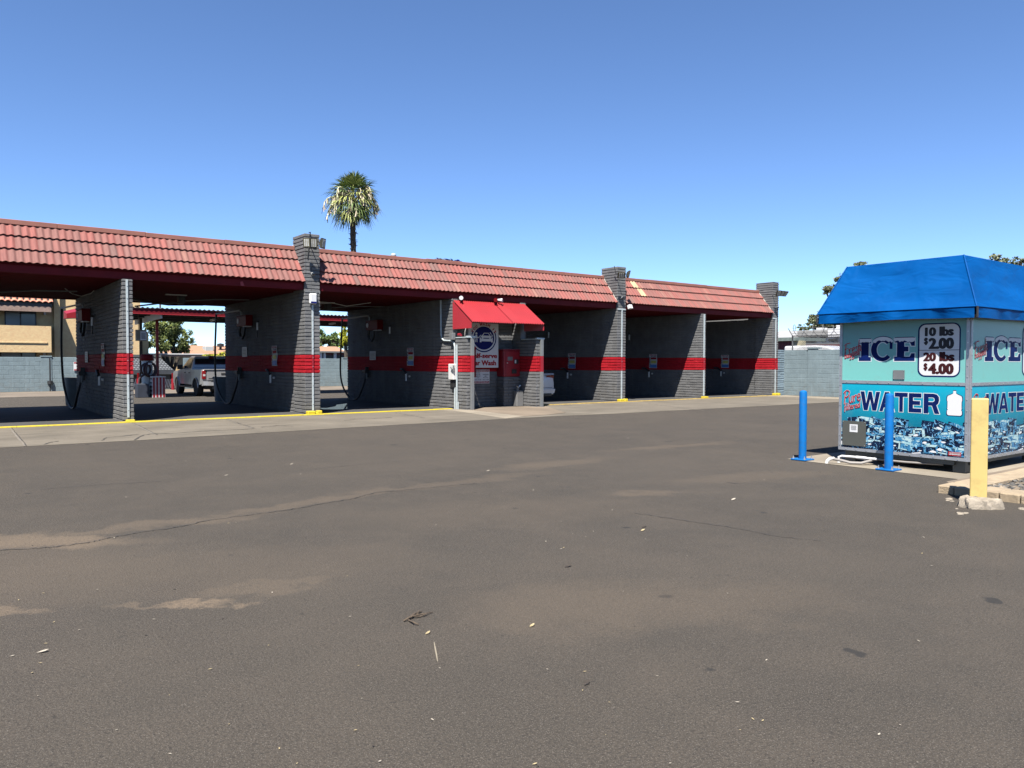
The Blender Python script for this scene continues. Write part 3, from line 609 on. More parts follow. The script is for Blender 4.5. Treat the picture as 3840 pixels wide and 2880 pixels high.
# roof odds and ends
t = thing('roof_vent', 'pale round roof vent above the ridge right of the tall pillar', 'vent', (11.9, 21.9, 4.7)); b = MB(); b.lathe((11.75, 22.0, 4.5), [(.04, 0), (.04, .36), (.085, .38), (.09, .42), (.06, .46), (0, .475)], 14); b.build('cowl', M['galv'], t, smooth=40)
b = MB(); R9 = random.Random(5)
for i in range(60): x = R9.uniform(13.1, 14.1); b.obox((x, 21.6+R9.uniform(-.05, .1), 4.83+R9.uniform(0, .05)), (.04, 0, R9.uniform(-.03, .03)), (0, .02, 0), (R9.uniform(-.01, .01), 0, .012), R9.randint(0, 1))
tag(b.build('bird_nest', [M['navy'], M['steelgray']]), 'scrap of dark tinsel heaped on the ridge above the change booth', 'debris')
for i, x in enumerate((1.78, 2.42, 3.06, 3.70, 4.38)):
    b = MB(); b.lathe((x, 21.55, 4.812), [(.035, 0), (.04, .006), (.02, .014), (0, .016)], 8); tag(b.build('bird_dropping', M['offwhite']), 'white dropping on the ridge board of the left roof', 'dropping', 'white droppings along the left ridge')
# ------------------------------------------------------------------ change booth: awning, signs, machine
AW = thing('booth_awning', 'bright red corrugated metal awning over the change booth', 'awning', (14.6, 20.2, 2.5))
M['boothred'] = mat('bright_red_metal', (.46, .020, .028), .38, var=.06, scale=2, spec=.5)
def corr(b, p0, p1, p2, per, amp, nrm, mi=0):
    """corrugated sheet: p0->p1 across the ribs, p0->p2 along them"""
    p0, p1, p2 = map(Vector, (p0, p1, p2)); n = max(4, int((p1-p0).length/per*8)); nrm = Vector(nrm).normalized(); L = (p1-p0).length; lo = []; hi = []
    for i in range(n+1):
        q = (p1-p0)*(i/n); h = nrm*(amp*math.cos(2*math.pi*L*i/n/per)); lo.append(p0+q+h); hi.append(p2+q+h)
    m = n+1; th = nrm*-.004
    b.add(lo+hi+[p+th for p in lo]+[p+th for p in hi], [(i, i+1, m+i+1, m+i) for i in range(n)]+[(2*m+i+1, 2*m+i, 3*m+i, 3*m+i+1) for i in range(n)]+[(i, 2*m+i, 2*m+i+1, i+1) for i in range(n)], mi)
b = MB(); corr(b, (13.19, 19.66, 2.745), (14.78, 19.66, 2.745), (13.19, 20.76, 3.465), .072, .019, (0, -.55, .83)); corr(b, (14.76, 19.655, 2.752), (16.09, 19.655, 2.752), (14.76, 20.755, 3.472), .072, .019, (0, -.55, .83)); b.build('roof_sheet', M['boothred'], AW, smooth=60)
for x, lb in ((13.19, -1), (16.06, 1)):
    b = MB(); n = 128; lo = []; hi = []
    for i in range(n+1):
        y = 20.76-1.09*i/n; h = .011*math.cos(2*math.pi*1.09*i/n/.06); lo.append((x+h, y, 2.545)); hi.append((x+h, y, 3.445-.66*(20.76-y)))
    b.add(lo+hi+[(p[0]+.004, p[1], p[2]) for p in lo+hi], [(i, i+1, n+2+i, n+1+i) for i in range(n)]+[(2*n+2+i+1, 2*n+2+i, 3*n+3+i, 3*n+4+i) for i in range(n)]); b.build('side_sheet', M['boothred'], AW, smooth=60)
b = MB(); b.box((13.22, 19.75, 2.56), (13.26, 20.7, 2.60)); b.box((13.22, 20.60, 3.25), (16.03, 20.66, 3.31)); b.build('frame', M['maroon'], AW)
for lb, x in (('white security lamp at the left end of the red awning roof', 13.5), ('pair of white security lamps in the middle of the red awning roof', 14.85)):
    t = thing('security_lamp', lb, 'lamp', (x, 20.72, 3.5), 'lamps on the awning'); b = MB(); b.lathe((x, 20.72, 3.46), [(.06, 0), (.06, .04), (.03, .06)], 10); b.build('base', M['boxred'], t)
    for s_ in ((-1,) if x < 14 else (-1, 1)):
        b = MB(); d = Vector((.35*s_+.05, -.5, -.05)).normalized(); c = Vector((x+.04*s_, 20.68, 3.55)); b.tube([c, c+d*.06, c+d*.18], [.035, .045, .068], 10); b.tube([(x, 20.72, 3.5), c], .018, 6); b.build('lamp_head', M['white'] if s_ > 0 or x < 14 else M['boxred'], t, smooth=40)
# big lightbox sign
SG = thing('lightbox_sign', 'tall white YOU WASH IT self-serve sign with a blue disc', 'sign', (14.6, 21.1, 1.32)); Ys = 21.0; KS = 21.0/20.45
b = MB(); b.cbox((13.585*KS, Ys, 1.31), (14.78*KS, 21.22, 2.795), .012); b.build('case', M['signwhite'], SG)
O, U, Vv = V3(0, Ys-.004, 1.5-1.5*KS), V3(KS, 0, 0), V3(0, 0, KS)
def arc(cx, cz, r, a0, a1, n=40): return [(cx+1.09*r*math.cos(math.radians(a0+(a1-a0)*i/n)), cz+r*math.sin(math.radians(a0+(a1-a0)*i/n))) for i in range(n+1)]
def flat(b, pts, lift, mi=0): b.poly([O+U*p[0]+Vv*p[1]+V3(0, -lift, 0) for p in pts], mi)
b = MB(); cx, cz = 14.19, 2.275
flat(b, arc(cx, cz, .375, 0, 360, 60)[:-1], .000, 0)
for (a0, a1) in ((28, -145), (152, 166)): stroke(b, arc(cx, cz, .438, a0, a1), O, U, Vv, .042, 0)
b.build('disc', M['navy'], SG)
b = MB(); word = 'YOU WASH IT'; R1 = .395
for i, chh in enumerate(word):
    if chh == ' ': continue
    a = 152-124*i/(len(word)-1); th = math.radians(a); c = (cx+1.09*(R1+.055)*math.cos(th), cz+(R1+.055)*math.sin(th)); tt = math.radians(a-90)
    hw = .042 if chh != 'I' else .016; hw = .065 if chh == 'W' else hw
    put_text(b, chh, O+U*c[0]+Vv*c[1], U*math.cos(tt)+Vv*math.sin(tt), Vv*math.cos(tt)-U*math.sin(tt), (-hw, -.052, hw, .052), 0, .05)
put_text(b, 'Self-serve', O, U, Vv, (13.66, 1.625, 14.72, 1.785), 0, .055); put_text(b, 'Car Wash', O, U, Vv, (13.66, 1.39, 14.68, 1.56), 0, .055); b.build('lettering', M['signred'], SG)
b = MB()   # generic car and washer pictogram
flat(b, [(14.03, 2.14), (14.03, 2.28), (14.07, 2.335), (14.12, 2.36), (14.19, 2.445), (14.37, 2.445), (14.44, 2.36), (14.50, 2.335), (14.54, 2.28), (14.54, 2.14), (14.48, 2.14), (14.47, 2.17), (14.10, 2.17), (14.09, 2.14)], .003, 0)
flat(b, [(14.15, 2.355), (14.20, 2.425), (14.36, 2.425), (14.41, 2.355)], .005, 1); flat(b, [(14.16, 2.255), (14.18, 2.285), (14.39, 2.285), (14.41, 2.255)], .005, 1); flat(b, [(14.05, 2.29), (14.10, 2.25), (14.12, 2.27), (14.07, 2.32)], .005, 1); flat(b, [(14.52, 2.29), (14.47, 2.25), (14.45, 2.27), (14.50, 2.32)], .005, 1)
flat(b, arc(13.895, 2.42, .035, 0, 360, 16)[:-1], .003, 0); flat(b, [(13.865, 2.27), (13.86, 2.375), (13.925, 2.375), (13.935, 2.31), (14.01, 2.30), (14.01, 2.275), (13.93, 2.27)], .003, 0)
flat(b, [(13.845, 2.14), (13.87, 2.26), (13.895, 2.26), (13.875, 2.14)], .003, 0); flat(b, [(13.905, 2.14), (13.91, 2.26), (13.935, 2.26), (13.935, 2.14)], .003, 0); stroke(b, [(13.99, 2.29), (14.03, 2.34), (14.08, 2.37)], O+V3(0, -.003, 0), U, Vv, .02, 0)
for q in ((14.46, 2.42), (14.5, 2.38), (14.44, 2.45), (14.53, 2.35)): flat(b, arc(*q, .018, 0, 360, 10)[:-1], .003, 0)
b.build('pictogram', [M['signwhite'], M['navy']], SG)
b = MB(); b.box((15.08, Ys-.012, 2.59), (15.16, Ys-.002, 2.615)); b.build('edge_glint', M['white'], SG)  # white bar drawing the glint of light on the sign's right edge
# trespass notice
TN = thing('trespass_notice', 'red and white two-column trespass notice on the booth back wall', 'sign', (14.64, 21.2, .79)); Yt = 21.20; b = MB(); b.cbox((14.31, Yt, .775), (14.95, 21.225, 1.25), .008); b.build('plate', M['signwhite'], TN)
O, U, Vv = V3(14.31, Yt-.003, .775), V3(1, 0, 0), V3(0, 0, 1); b = MB(); c = MB()
for k in (0, 1):
    u = .02+.31*k
    for z0, z1 in ((.40, .46), (.015, .085)): b.poly([O+U*(u)+Vv*z0, O+U*(u+.29)+Vv*z0, O+U*(u+.29)+Vv*z1, O+U*u+Vv*z1])
for k, ws in ((0, ('NO TRESPASSING', 'THIS WILL', 'VIOLATORS', 'PROSECUTED', 'WITH', 'A.R.S. 13-1502', 'PRIVATE PROPERTY')), (1, ('PROHIBIDO EL PASO', '', 'TRANSGRESORES', 'SERAN', 'ENJUICIADOS', 'A.R.S. 13-1502', 'PROPIEDAD PRIVADA'))):
    u = .02+.31*k; O2 = O+V3(0, -.003, 0)
    for wd, z0, z1, mi in zip(ws, (.41, .345, .29, .235, .185, .115, .025), (.45, .38, .325, .27, .215, .155, .075), (1, 0, 0, 0, 0, 0, 1)):
        if wd: lw = min(.13, len(wd)*.0095); put_text(c, wd, O2, U, Vv, (u+.145-lw, z0, u+.145+lw, z1), mi, .02)
b.build('red_bars', M['signred'], TN); c.build('lettering', [M['signink'], M['white']], TN)
# red display board seen edge-on, bill changer, stand pipe, conduit and switch box
t = thing('price_board', 'narrow dark red board seen nearly edge-on inside the left booth wing', 'board', (13.45, 20.1, 1.0)); b = MB(); b.cbox((13.425, 19.96, 1.02), (13.555, 20.12, 1.98), .008); b.build('board', M['boxred'], t); b = MB()
for i in range(14): b.box((13.44, 19.945, 1.08+.06*i), (13.465, 19.958, 1.10+.06*i+.012*(i % 3)))
b.build('rivets', M['offwhite'], t)
CM = thing('bill_changer', 'large dark red bill changer on a block pedestal in the booth', 'change machine', (15.6, 21, 1.0)); b = MB(); b.cbox((15.265, 20.815, 1.012), (15.955, 21.220, 1.90), .012); b.box((15.235, 20.805, 1.902), (15.975, 21.220, 1.93)); b.build('cabinet', M['guardred'], CM)
b = MB(); b.cbox((15.335, 20.797, 1.05), (15.915, 20.813, 1.87), .006); b.build('door', M['guardred'], CM)
b = MB(); b.box((15.405, 20.790, 1.55), (15.615, 20.796, 1.68)); b.build('notice', M['steelgray'], CM); b = MB(); b.cbox((15.675, 20.770, 1.44), (15.855, 20.796, 1.59), .006, 0); b.box((15.685, 20.763, 1.46), (15.745, 20.770, 1.57), 1); b.build('bill_slot', [M['darkmetal'], M['offwhite']], CM)
b = MB(); b.cbox((15.575, 20.770, 1.11), (15.775, 20.796, 1.26), .006); b.build('coin_tray', M['darkmetal'], CM); b = MB(); b.lathe((15.385, 20.795, 1.47), [(.02, 0), (.02, -.03), (0, -.035)], 10, 0, 'y'); b.build('lock', M['bolt'], CM)
t = thing('standpipe', 'grey painted standpipe with a valve beside the booth pedestal', 'pipe', (15.75, 20.65, 0)); b = MB(); b.tube([(15.72, 20.65, 0), (15.72, 20.65, .62)], .06, 10); b.cbox((15.62, 20.56, -.01), (15.92, 20.79, .55), .03); b.build('body', M['gray'], t); b = MB(); b.tube([(15.64, 20.6, .70), (15.72, 20.62, .64), (15.80, 20.6, .72)], .022, 6); b.build('valve', M['bolt'], t)
t = thing('power_conduit', 'grey conduit bending down the left wall of the change booth to the ground', 'conduit', (13.16, 20.5, 0)); b = MB()
b.tube([(13.155, 21.41, 3.5), (13.155, 21.40, 2.4), (13.15, 21.34, 2.26), (13.15, 21.2, 2.19), (13.15, 20.75, 2.17), (13.15, 20.62, 2.12), (13.15, 20.56, 1.98), (13.15, 20.55, 1.5), (13.15, 20.55, 0)], .030, 8); b.tube([(13.15, 20.44, 2.05), (13.15, 20.44, 0)], .028, 8); b.tube([(13.15, 20.36, .25), (13.15, 20.36, 0)], .02, 8); b.build('pipe', M['galv'], t, smooth=40)
t = thing('switch_box', 'white electrical disconnect box on the left wall of the change booth', 'electrical box', (13.1, 20.6, .93)); b = MB(); b.cbox((13.03, 20.47, .94), (13.18, 20.76, 1.44), .012); b.build('case', M['offwhite'], t); b = MB(); b.cbox((13.0, 20.42, 1.19), (13.05, 20.46, 1.40), .008); b.obox((12.99, 20.5, 1.30), (.02, 0, 0), (0, .05, .04), (0, -.01, .012)); b.build('lever', M['steelgray'], t); b = MB(); b.cbox((13.09, 20.52, .70), (13.18, 20.70, .935), .006); b.build('meter', M['darkmetal'], t)
t = thing('wall_box', 'grey box and red horn on top of the left booth wing', 'alarm box', (13.2, 20.5, 2.3)); b = MB(); b.cbox((13.04, 20.55, 2.20), (13.17, 20.72, 2.42), .01); b.build('box', M['steelgray'], t); b = MB(); b.tube([(13.25, 20.5, 2.36), (13.25, 20.36, 2.36)], .05, 10); b.build('horn', M['guardred'], t)
# ------------------------------------------------------------------ ice and water kiosk
KX0, KX1, KY0, KY1 = 11.03, 13.74, 4.535, 6.365
sheet('kiosk_pad', [(10.50, 4.30), (14.6, 4.30), (14.6, 7.0), (10.55, 6.95)], .005, M['pale'])
KI = thing('ice_kiosk', 'turquoise ice and water vending kiosk under a blue canvas canopy', 'vending kiosk', (12.4, 5.45, 0))
def grad_mat(name, top, bot, z0, z1, rough=.3):
    m = NT(name); m.b.inputs['Roughness'].default_value = rough; m.b.inputs['Specular IOR Level'].default_value = .25
    z = m.math('ADD', m.sep()[2], m.math('MULTIPLY', m.math('SUBTRACT', m.noise(1.3, 2), .5), .35)); cc = m.mix(m.mr(z, z0, z1), bot, top); cc = m.mix(m.mr(m.noise(6, 5, .75), .55, .8, 0, .25), cc, (.36, .36, .32)); m.col(cc); return m.mat
M['aqua'] = grad_mat('aqua_print', (.26, .56, .55), (.26, .72, .66), 1.3, 2.0); M['cyan'] = grad_mat('cyan_print', (.008, .56, .78), (.008, .21, .33), .55, 1.2)
M['alu'] = mat('aluminium_trim', (.42, .43, .45), .4, .55, var=.1, scale=8); M['kgray'] = mat('kiosk_gray_paint', (.115, .118, .10), .5, var=.06)
M['inknavy'] = mat('print_navy', (.006, .02, .13), .5, var=.2, scale=6, spec=.06); M['inkred'] = mat('print_red', (.55, .012, .03), .5, spec=.1); M['inkdark'] = mat('print_dark', (.07, .016, .018), .5, spec=.1)
M['inkgrey'] = mat('print_grey', (.06, .06, .066), .5, spec=.1); M['paper'] = mat('paper', (1.5, 1.48, 1.47), .6, var=.04); M['glow'] = mat('print_pale_edge', (.95, 1.15, 1.2), .3)
def ice_mat(name, a, b_, c_):
    m = NT(name); m.b.inputs['Roughness'].default_value = .35; m.b.inputs['Specular IOR Level'].default_value = .2
    nz = m.noise(9, 3, .6, dist=2.2); c = m.mix(m.mr(nz, .40, .46), a, b_); c = m.mix(m.mr(m.noise(13, 3, .55, dist=2.5), .57, .60), c, c_); m.col(c); return m.mat
M['icedark'] = ice_mat('ice_print_dark', (.002, .004, .010), (.008, .022, .07), (.25, .62, .95)); M['iceblue'] = ice_mat('ice_print_blue', (.02, .10, .25), (.07, .30, .55), (.45, .80, .90)); M['icepale'] = ice_mat('ice_print_pale', (.45, .76, .82), (.62, .86, .88), (.10, .32, .52))
b = MB(); b.box((KX0+.008, KY0+.008, .18), (KX1-.008, KY1-.008, 2.16)); b.build('cabinet', M['alu'], KI)
GL = {'F': (.6, [[(.25,1.0),(.2,.6),(.12,.0)],[(.05,.92),(.3,1.02),(.75,1.0)],[(.1,.55),(.5,.58)]]), 'r': (.38, [[(0,.5),(.08,.0)],[(.05,.3),(.18,.48),(.32,.45)]]),
 'e': (.38, [[(0,.25),(.2,.3),(.27,.42),(.15,.52),(.03,.38),(.02,.15),(.14,.0),(.35,.1)]]), 's': (.32, [[(.25,.45),(.12,.5),(.05,.38),(.2,.2),(.15,.02),(0,.05)]]),
 'h': (.42, [[(.08,1.0),(.03,.5),(0,0)],[(.02,.3),(.15,.5),(.25,.4),(.24,0),(.36,.05)]]), 'b': (.38, [[(.06,1.),(0,.0)],[(.02,.3),(.15,.48),(.28,.35),(.24,.08),(.1,0),(.0,.1)]]),
 'a': (.42, [[(.28,.45),(.14,.5),(.02,.3),(.05,.05),(.17,.03),(.28,.45)],[(.28,.45),(.27,.05),(.38,.03)]]), 'g': (.4, [[(.28,.45),(.14,.5),(.02,.3),(.06,.06),(.18,.06),(.28,.45)],[(.28,.45),(.24,-.25),(.1,-.4),(.0,-.3)]]),
 'd': (.42, [[(.26,.42),(.12,.48),(.02,.28),(.06,.03),(.18,.05),(.28,.45),(.32,1.0)],[(.28,.4),(.28,.05),(.38,.03)]]), 'P': (.62, [[(.2,1.),(.1,0)],[(.02,.9),(.3,1.05),(.6,.9),(.5,.6),(.15,.5)]]),
 'u': (.42, [[(0,.5),(.02,.1),(.14,.0),(.26,.15),(.28,.5)],[(.28,.5),(.27,.05),(.38,.02)]]), 'i': (.2, [[(.03,.5),(.02,.05),(.12,.02)],[(.05,.66),(.08,.72)]]), 'l': (.2, [[(.06,1.),(.02,.1),(.12,.02)]]),
 't': (.25, [[(.08,.8),(.03,.1),(.14,.02)],[(-.05,.5),(.2,.53)]]), 'f': (.28, [[(.3,.95),(.15,1.),(.08,.6),(.03,-.2)],[(-.05,.5),(.22,.52)]])}
def script(mb, word, O, U, Vv, u0, v0, L, hgt, rot, wd, su, mi=0):
    cnt = [0]; U, Vv, O = Vector(U), Vector(Vv), Vector(O); tot = sum(GL[c][0] for c in word); sx = L/tot; x = 0; c_, s_ = math.cos(rot), math.sin(rot)
    for ch in word:
        w_, st = GL[ch]
        for pl in st:
            pts = []; P4 = [Vector(q) for q in pl]; nn_ = len(P4); sm = []
            for i in range(nn_-1):
                a0, a1, a2, a3 = (P4[max(0, min(nn_-1, i+k))] for k in (-1, 0, 1, 2))
                for q in (0, .25, .5, .75): sm.append(.5*((2*a1)+(a2-a0)*q+(2*a0-5*a1+4*a2-a3)*q*q+(3*a1-a0-3*a2+a3)*q**3))
            sm.append(P4[-1])
            for (px, py) in sm:
                X = (x+px)*sx+py*hgt*.16; Y = py*hgt; pts.append(((u0+X*c_-Y*s_*.5)*su, v0+X*s_+Y*c_))
            cnt[0] += 1; stroke(mb, pts, O+U.cross(Vv)*(.00008*cnt[0]), O*0+U, Vv, wd, mi)
        x += w_
def rrect(u0, v0, u1, v1, r, n=6):
    out = []
    for cx, cy, a0 in ((u1-r, v0+r, -90), (u1-r, v1-r, 0), (u0+r, v1-r, 90), (u0+r, v0+r, 180)):
        for i in range(n+1): a = math.radians(a0+90*i/n); out.append((cx+r*math.cos(a), cy+r*math.sin(a)))
    return out
def kiosk_face(O, U, N, W, su, nm, seed):
    O, U, N = Vector(O), Vector(U), Vector(N); Z = V3(0, 0, 1)
    def pts(l, lift): return [O+U*(p[0]*su)+Z*p[1]+N*lift for p in l]
    def fl(mb, l, lift, mi=0): mb.poly(pts(l, lift), mi)
    def ln(lift): return O+N*lift
    Us = U*su; w1_ = W/su
    b = MB(); b.poly(pts([(.03, 1.232), (w1_-.03, 1.232), (w1_-.03, 2.12), (.03, 2.12)], 0), 0); up_ = b.build('upper_panel', M['aqua'], KI)
    b = MB(); b.poly(pts([(.03, .218), (w1_-.03, .218), (w1_-.03, 1.196), (.03, 1.196)], 0), 0); lo_ = b.build('lower_panel', M['cyan'], KI)
    # ICE in slab letters with snow on top
    def I_(g): return [(.300-g,1.527-g),(.486+g,1.527-g),(.486+g,1.585+g),(.452+g,1.585+g),(.452+g,1.785-g),(.488+g,1.785-g),(.488+g,1.84+g),(.302-g,1.84+g),(.302-g,1.785-g),(.336-g,1.785-g),(.336-g,1.585+g),(.300-g,1.585+g)]
    def E_(g): return [(.829-g,1.527-g),(1.118+g,1.527-g),(1.118+g,1.635+g),(1.072-g,1.635+g),(1.05-g,1.588+g),(.972+g,1.588+g),(.972+g,1.662-g),(1.03+g,1.662-g),(1.03+g,1.73+g),(.972+g,1.73+g),(.972+g,1.79-g),(1.05-g,1.79-g),(1.072-g,1.74-g),(1.118+g,1.74-g),(1.118+g,1.85+g),(.832-g,1.85+g),(.832-g,1.79-g),(.868-g,1.79-g),(.868-g,1.588+g),(.829-g,1.588+g)]
    def C_(g):
        o = [(.648+(.162+g)*math.cos(math.radians(a)), 1.69+(.168+g)*math.sin(math.radians(a))) for a in range(40, 322, 8)]
        i = [(.66+(.088-g)*math.cos(math.radians(a)), 1.69+(.112-g)*math.sin(math.radians(a))) for a in range(318, 44, -8)]
        return o+i
    b = MB(); c = MB()
    for f in (I_, E_, C_): fl(b, f(.012), .0012, 0); fl(c, f(0), .0024, 0)
    fl(c, [(.762, 1.70), (.803, 1.70), (.803, 1.80), (.762, 1.80)], .0028, 0)
    b.build('letter_halo', M['glow'], up_); c.build('ice_lettering', M['inknavy'], up_)
    R = random.Random(seed); b = MB(); c = MB()
    def snow(u0, u1, zt, th, arch=0.):
        for mb, g, lift in ((b, .010, .0032), (c, 0, .0040)):
            t = []; lw = []; n = 14; R2 = random.Random(int(u0*999))
            for i in range(n+1):
                q = i/n; u = u0+(u1-u0)*q; bow = arch*(4*q*(1-q)-.4)
                e = min(1, min(q, 1-q)*9) ** .5; t.append((u, zt+bow+(.016+g)*e)); lw.append((u, zt+bow-(th*(.6+.8*R2.random())+g)*e))
            fl(mb, t+lw[::-1], lift)
    snow(.292, .498, 1.836, .03); snow(.508, .815, 1.832, .035, .05); snow(.815, 1.135, 1.842, .035)
    b.build('snow_outline', M['inknavy'], up_); c.build('snow', M['signwhite'], up_)
    b = MB(); c = MB(); b3 = MB(); c3 = MB()
    for mb, mb3, wd, lift in ((b, b3, .017, .0056), (c, c3, .0115, .0076)):
        script(mb, 'Fresh', ln(lift), U, Z, .065, 1.60, .30, .165, math.radians(17), wd, su); script(mb, 'bagged', ln(lift), U, Z, .083, 1.565, .245, .095, math.radians(14), wd*.85, su)
        script(mb3, 'Pure', ln(lift), U, Z, .07, .865, .29, .19, math.radians(17), wd*1.2, su); script(mb3, 'filtered', ln(lift), U, Z, .09, .775, .26, .105, math.radians(15), wd*.9, su)
    b.build('script_halo', M['glow'], up_); c.build('script_lettering', M['inkred'], up_); b3.build('script_halo', M['glow'], lo_); c3.build('script_lettering', M['inkred'], lo_)
    # price panel
    b = MB(); b.poly(pts(rrect(1.160, 1.305, 1.722, 2.048, .10), .0015)); fr = b.build('price_border', M['inknavy'], up_)
    b = MB(); b.poly(pts(rrect(1.182, 1.325, 1.705, 2.03, .085), .0027), 0); b.poly(pts([(1.183, 1.672), (1.704, 1.672), (1.704, 1.680), (1.183, 1.680)], .0034), 1); b.build('price_panel', [M['signwhite'], M['inkgrey']], up_)
    b = MB(); L_ = ln(.0042)
    put_text(b, '10', L_, Us, Z, (1.252, 1.868, 1.405, 1.992), 0, .075); put_text(b, 'lbs', L_, Us, Z, (1.445, 1.868, 1.635, 1.998), 0, .075)
    put_text(b, '$', L_, Us, Z, (1.243, 1.745, 1.298, 1.852), 0, .07); put_text(b, '2.00', L_, Us, Z, (1.305, 1.69, 1.64, 1.845), 0, .075)
    put_text(b, '20', L_, Us, Z, (1.235, 1.522, 1.41, 1.645), 1, .075); put_text(b, 'lbs', L_, Us, Z, (1.45, 1.522, 1.65, 1.652), 1, .075)
    put_text(b, '$', L_, Us, Z, (1.242, 1.39, 1.297, 1.497), 1, .07); put_text(b, '4.00', L_, Us, Z, (1.303, 1.345, 1.642, 1.495), 1, .075); b.build('price_lettering', [M['inkgrey'], M['inkdark']], up_)
    # WATER
    b = MB(); c = MB()
    LET = {'W': [[(0,1),(.2,1),(.30,.36),(.42,1),(.58,1),(.70,.36),(.80,1),(1,1),(.82,0),(.62,0),(.5,.6),(.38,0),(.18,0)]],
     'A': [[(0,0),(.36,1),(.5,1),(.5,.78),(.36,.38),(.5,.38),(.5,.2),(.30,.2),(.23,0)], [(1,0),(.64,1),(.5,1),(.5,.78),(.64,.38),(.5,.38),(.5,.2),(.70,.2),(.77,0)]],
     'T': [[(0,1),(1,1),(1,.79),(.64,.79),(.64,0),(.36,0),(.36,.79),(0,.79)]], 'E': [[(0,0),(0,1),(1,1),(1,.79),(.34,.79),(.34,.6),(.9,.6),(.9,.40),(.34,.40),(.34,.21),(1,.21),(1,0)]],
     'R': [[(0,0),(0,1),(.3,1),(.3,0)], [(.3,1),(.62,1),(.82,.96),(.95,.84),(.97,.68),(.92,.52),(.8,.43),(1,0),(.7,0),(.52,.40),(.3,.40),(.3,.58),(.58,.58),(.67,.63),(.69,.70),(.66,.78),(.58,.81),(.3,.81)]]}
    for ch, u0, u1, z0, z1 in (('W', .337, .633, .800, 1.075), ('A', .625, .845, .797, 1.076), ('T', .848, 1.032, .802, 1.074), ('E', 1.048, 1.222, .803, 1.072), ('R', 1.254, 1.466, .798, 1.074)):
        for pl in LET[ch]:
            q = [(u0+(u1-u0)*p[0], z0+(z1-z0)*p[1]) for p in pl]; fl(c, q, .0036)
            qc = q+[q[0]]
            for e0, e1 in zip(qc[:-1], qc[1:]):
                if abs(e0[0]-e1[0])+abs(e0[1]-e1[1]) > .003 and not (ch == 'A' and abs(e0[0]-e1[0]) < 1e-6 and abs(e0[0]-(u0+u1)/2) < 1e-6) and not (ch == 'R' and abs(e0[0]-(u0+.3*(u1-u0))) < 1e-4 and abs(e1[0]-e0[0]) < 1e-4):
                    d_ = ((e1[0]-e0[0]), (e1[1]-e0[1])); L_ = math.hypot(*d_); d_ = (d_[0]/L_*.008, d_[1]/L_*.008); k_ = .0012+.00008*len(b.f)/4
                    stroke(b, [((e0[0]-d_[0])*su, e0[1]-d_[1]), ((e1[0]+d_[0])*su, e1[1]+d_[1])], ln(min(k_, .0032)), U, Z, .019)
    b.build('water_halo', M['glow'], lo_); c.build('water_lettering', M['inknavy'], lo_)
    half = [(0, 0), (.075, 0), (.092, .012), (.096, .03), (.094, .065), (.087, .072), (.087, .085), (.096, .092), (.09, .10), (.09, .19), (.096, .20), (.096, .235), (.088, .262), (.03, .29), (.018, .30), (.018, .333), (0, .333)]
    for g, lift, m_, nm2 in ((.012, .0014, 'inknavy', 'bottle_outline'), (0, .0026, 'signwhite', 'bottle_picture')):
        s_ = 1+g*9; h = [(p[0]*(1+g*9), (p[1]-.166)*(1+g*5)+.166) for p in half]; l = [(1.658+p[0], .788+p[1]) for p in h]+[(1.658-p[0], .788+p[1]) for p in h[-2:0:-1]]; b = MB(); fl(b, l, lift); b.build(nm2, M[m_], lo_)
    # heap of ice cubes
    b = MB(); z_rows = [(.60, .105), (.50, .11), (.40, .105), (.30, .10)]; lim = (.03, w1_-.03)
    fl(b, [(lim[0], .218), (lim[1], .218), (lim[1], .60), (lim[0], .60)], .0006, 0); lift = .0010
    for ri, (zc, hs) in enumerate(z_rows):
        u = lim[0]-.05
        while u < lim[1]:
            wq = R.uniform(.15, .23); uc = u+wq/2; zz = zc+R.uniform(-.02, .03)+(.03 if ri == 0 else 0); rot = R.uniform(-.35, .1) if ri == 0 else R.uniform(-.16, .16); hx, hz = wq*.54, hs*.62
            def tr(l): return [(min(max(uc+(p[0]*math.cos(rot)-p[1]*math.sin(rot)), lim[0]), lim[1]), max(.219, zz+p[0]*math.sin(rot)+p[1]*math.cos(rot))) for p in l]
            q = [(-hx, -hz), (hx, -hz), (hx*R.uniform(.9, 1.05), hz), (-hx*R.uniform(.85, 1.0), hz*R.uniform(.9, 1.1))]
            if R.random() > .08:
                fl(b, tr(q), lift, R.choice((0, 0, 0, 0, 0, 2)))
                k1, k2 = R.uniform(.45, .75), R.uniform(.5, .8)
                fl(b, tr([(-hx*.95, hz*k1), (hx*k2, hz*(k1-.12)), (hx*.98, hz*.95), (-hx*.5, hz*1.02)]), lift+.0003, R.choice((2, 2, 1, 0)))
                fl(b, tr([(hx*k2, -hz*.9), (hx*.97, -hz*.6), (hx*.95, hz*.8), (hx*k2, hz*(k1-.14))]), lift+.0003, R.choice((2, 0, 1)))
                for k in range(R.randint(1, 2)):
                    a0, c0 = R.uniform(-.6, .4)*hx, R.uniform(-.7, .4)*hz; n = 7; rr = R.uniform(.15, .45)
                    pl = [(a0+hx*rr*1.2*math.cos(2*math.pi*i/n)*R.uniform(.6, 1.2), c0+hz*rr*.8*math.sin(2*math.pi*i/n)*R.uniform(.5, 1.2)) for i in range(n)]; fl(b, tr(pl), lift+.0006+.0002*k, R.choice((1, 1, 2, 3)))
                fl(b, tr([(-hx*.9, -hz*.95), (hx*.3, -hz*.95), (hx*.2, -hz*R.uniform(.6, .8)), (-hx*.85, -hz*.75)]), lift+.0003, R.choice((1, 2, 3)))
            u += wq*R.uniform(.85, 1.0)
        lift += .0014
    b.build('ice_picture', [M['icedark'], M['icepale'], M['iceblue'], M['signwhite']], lo_)
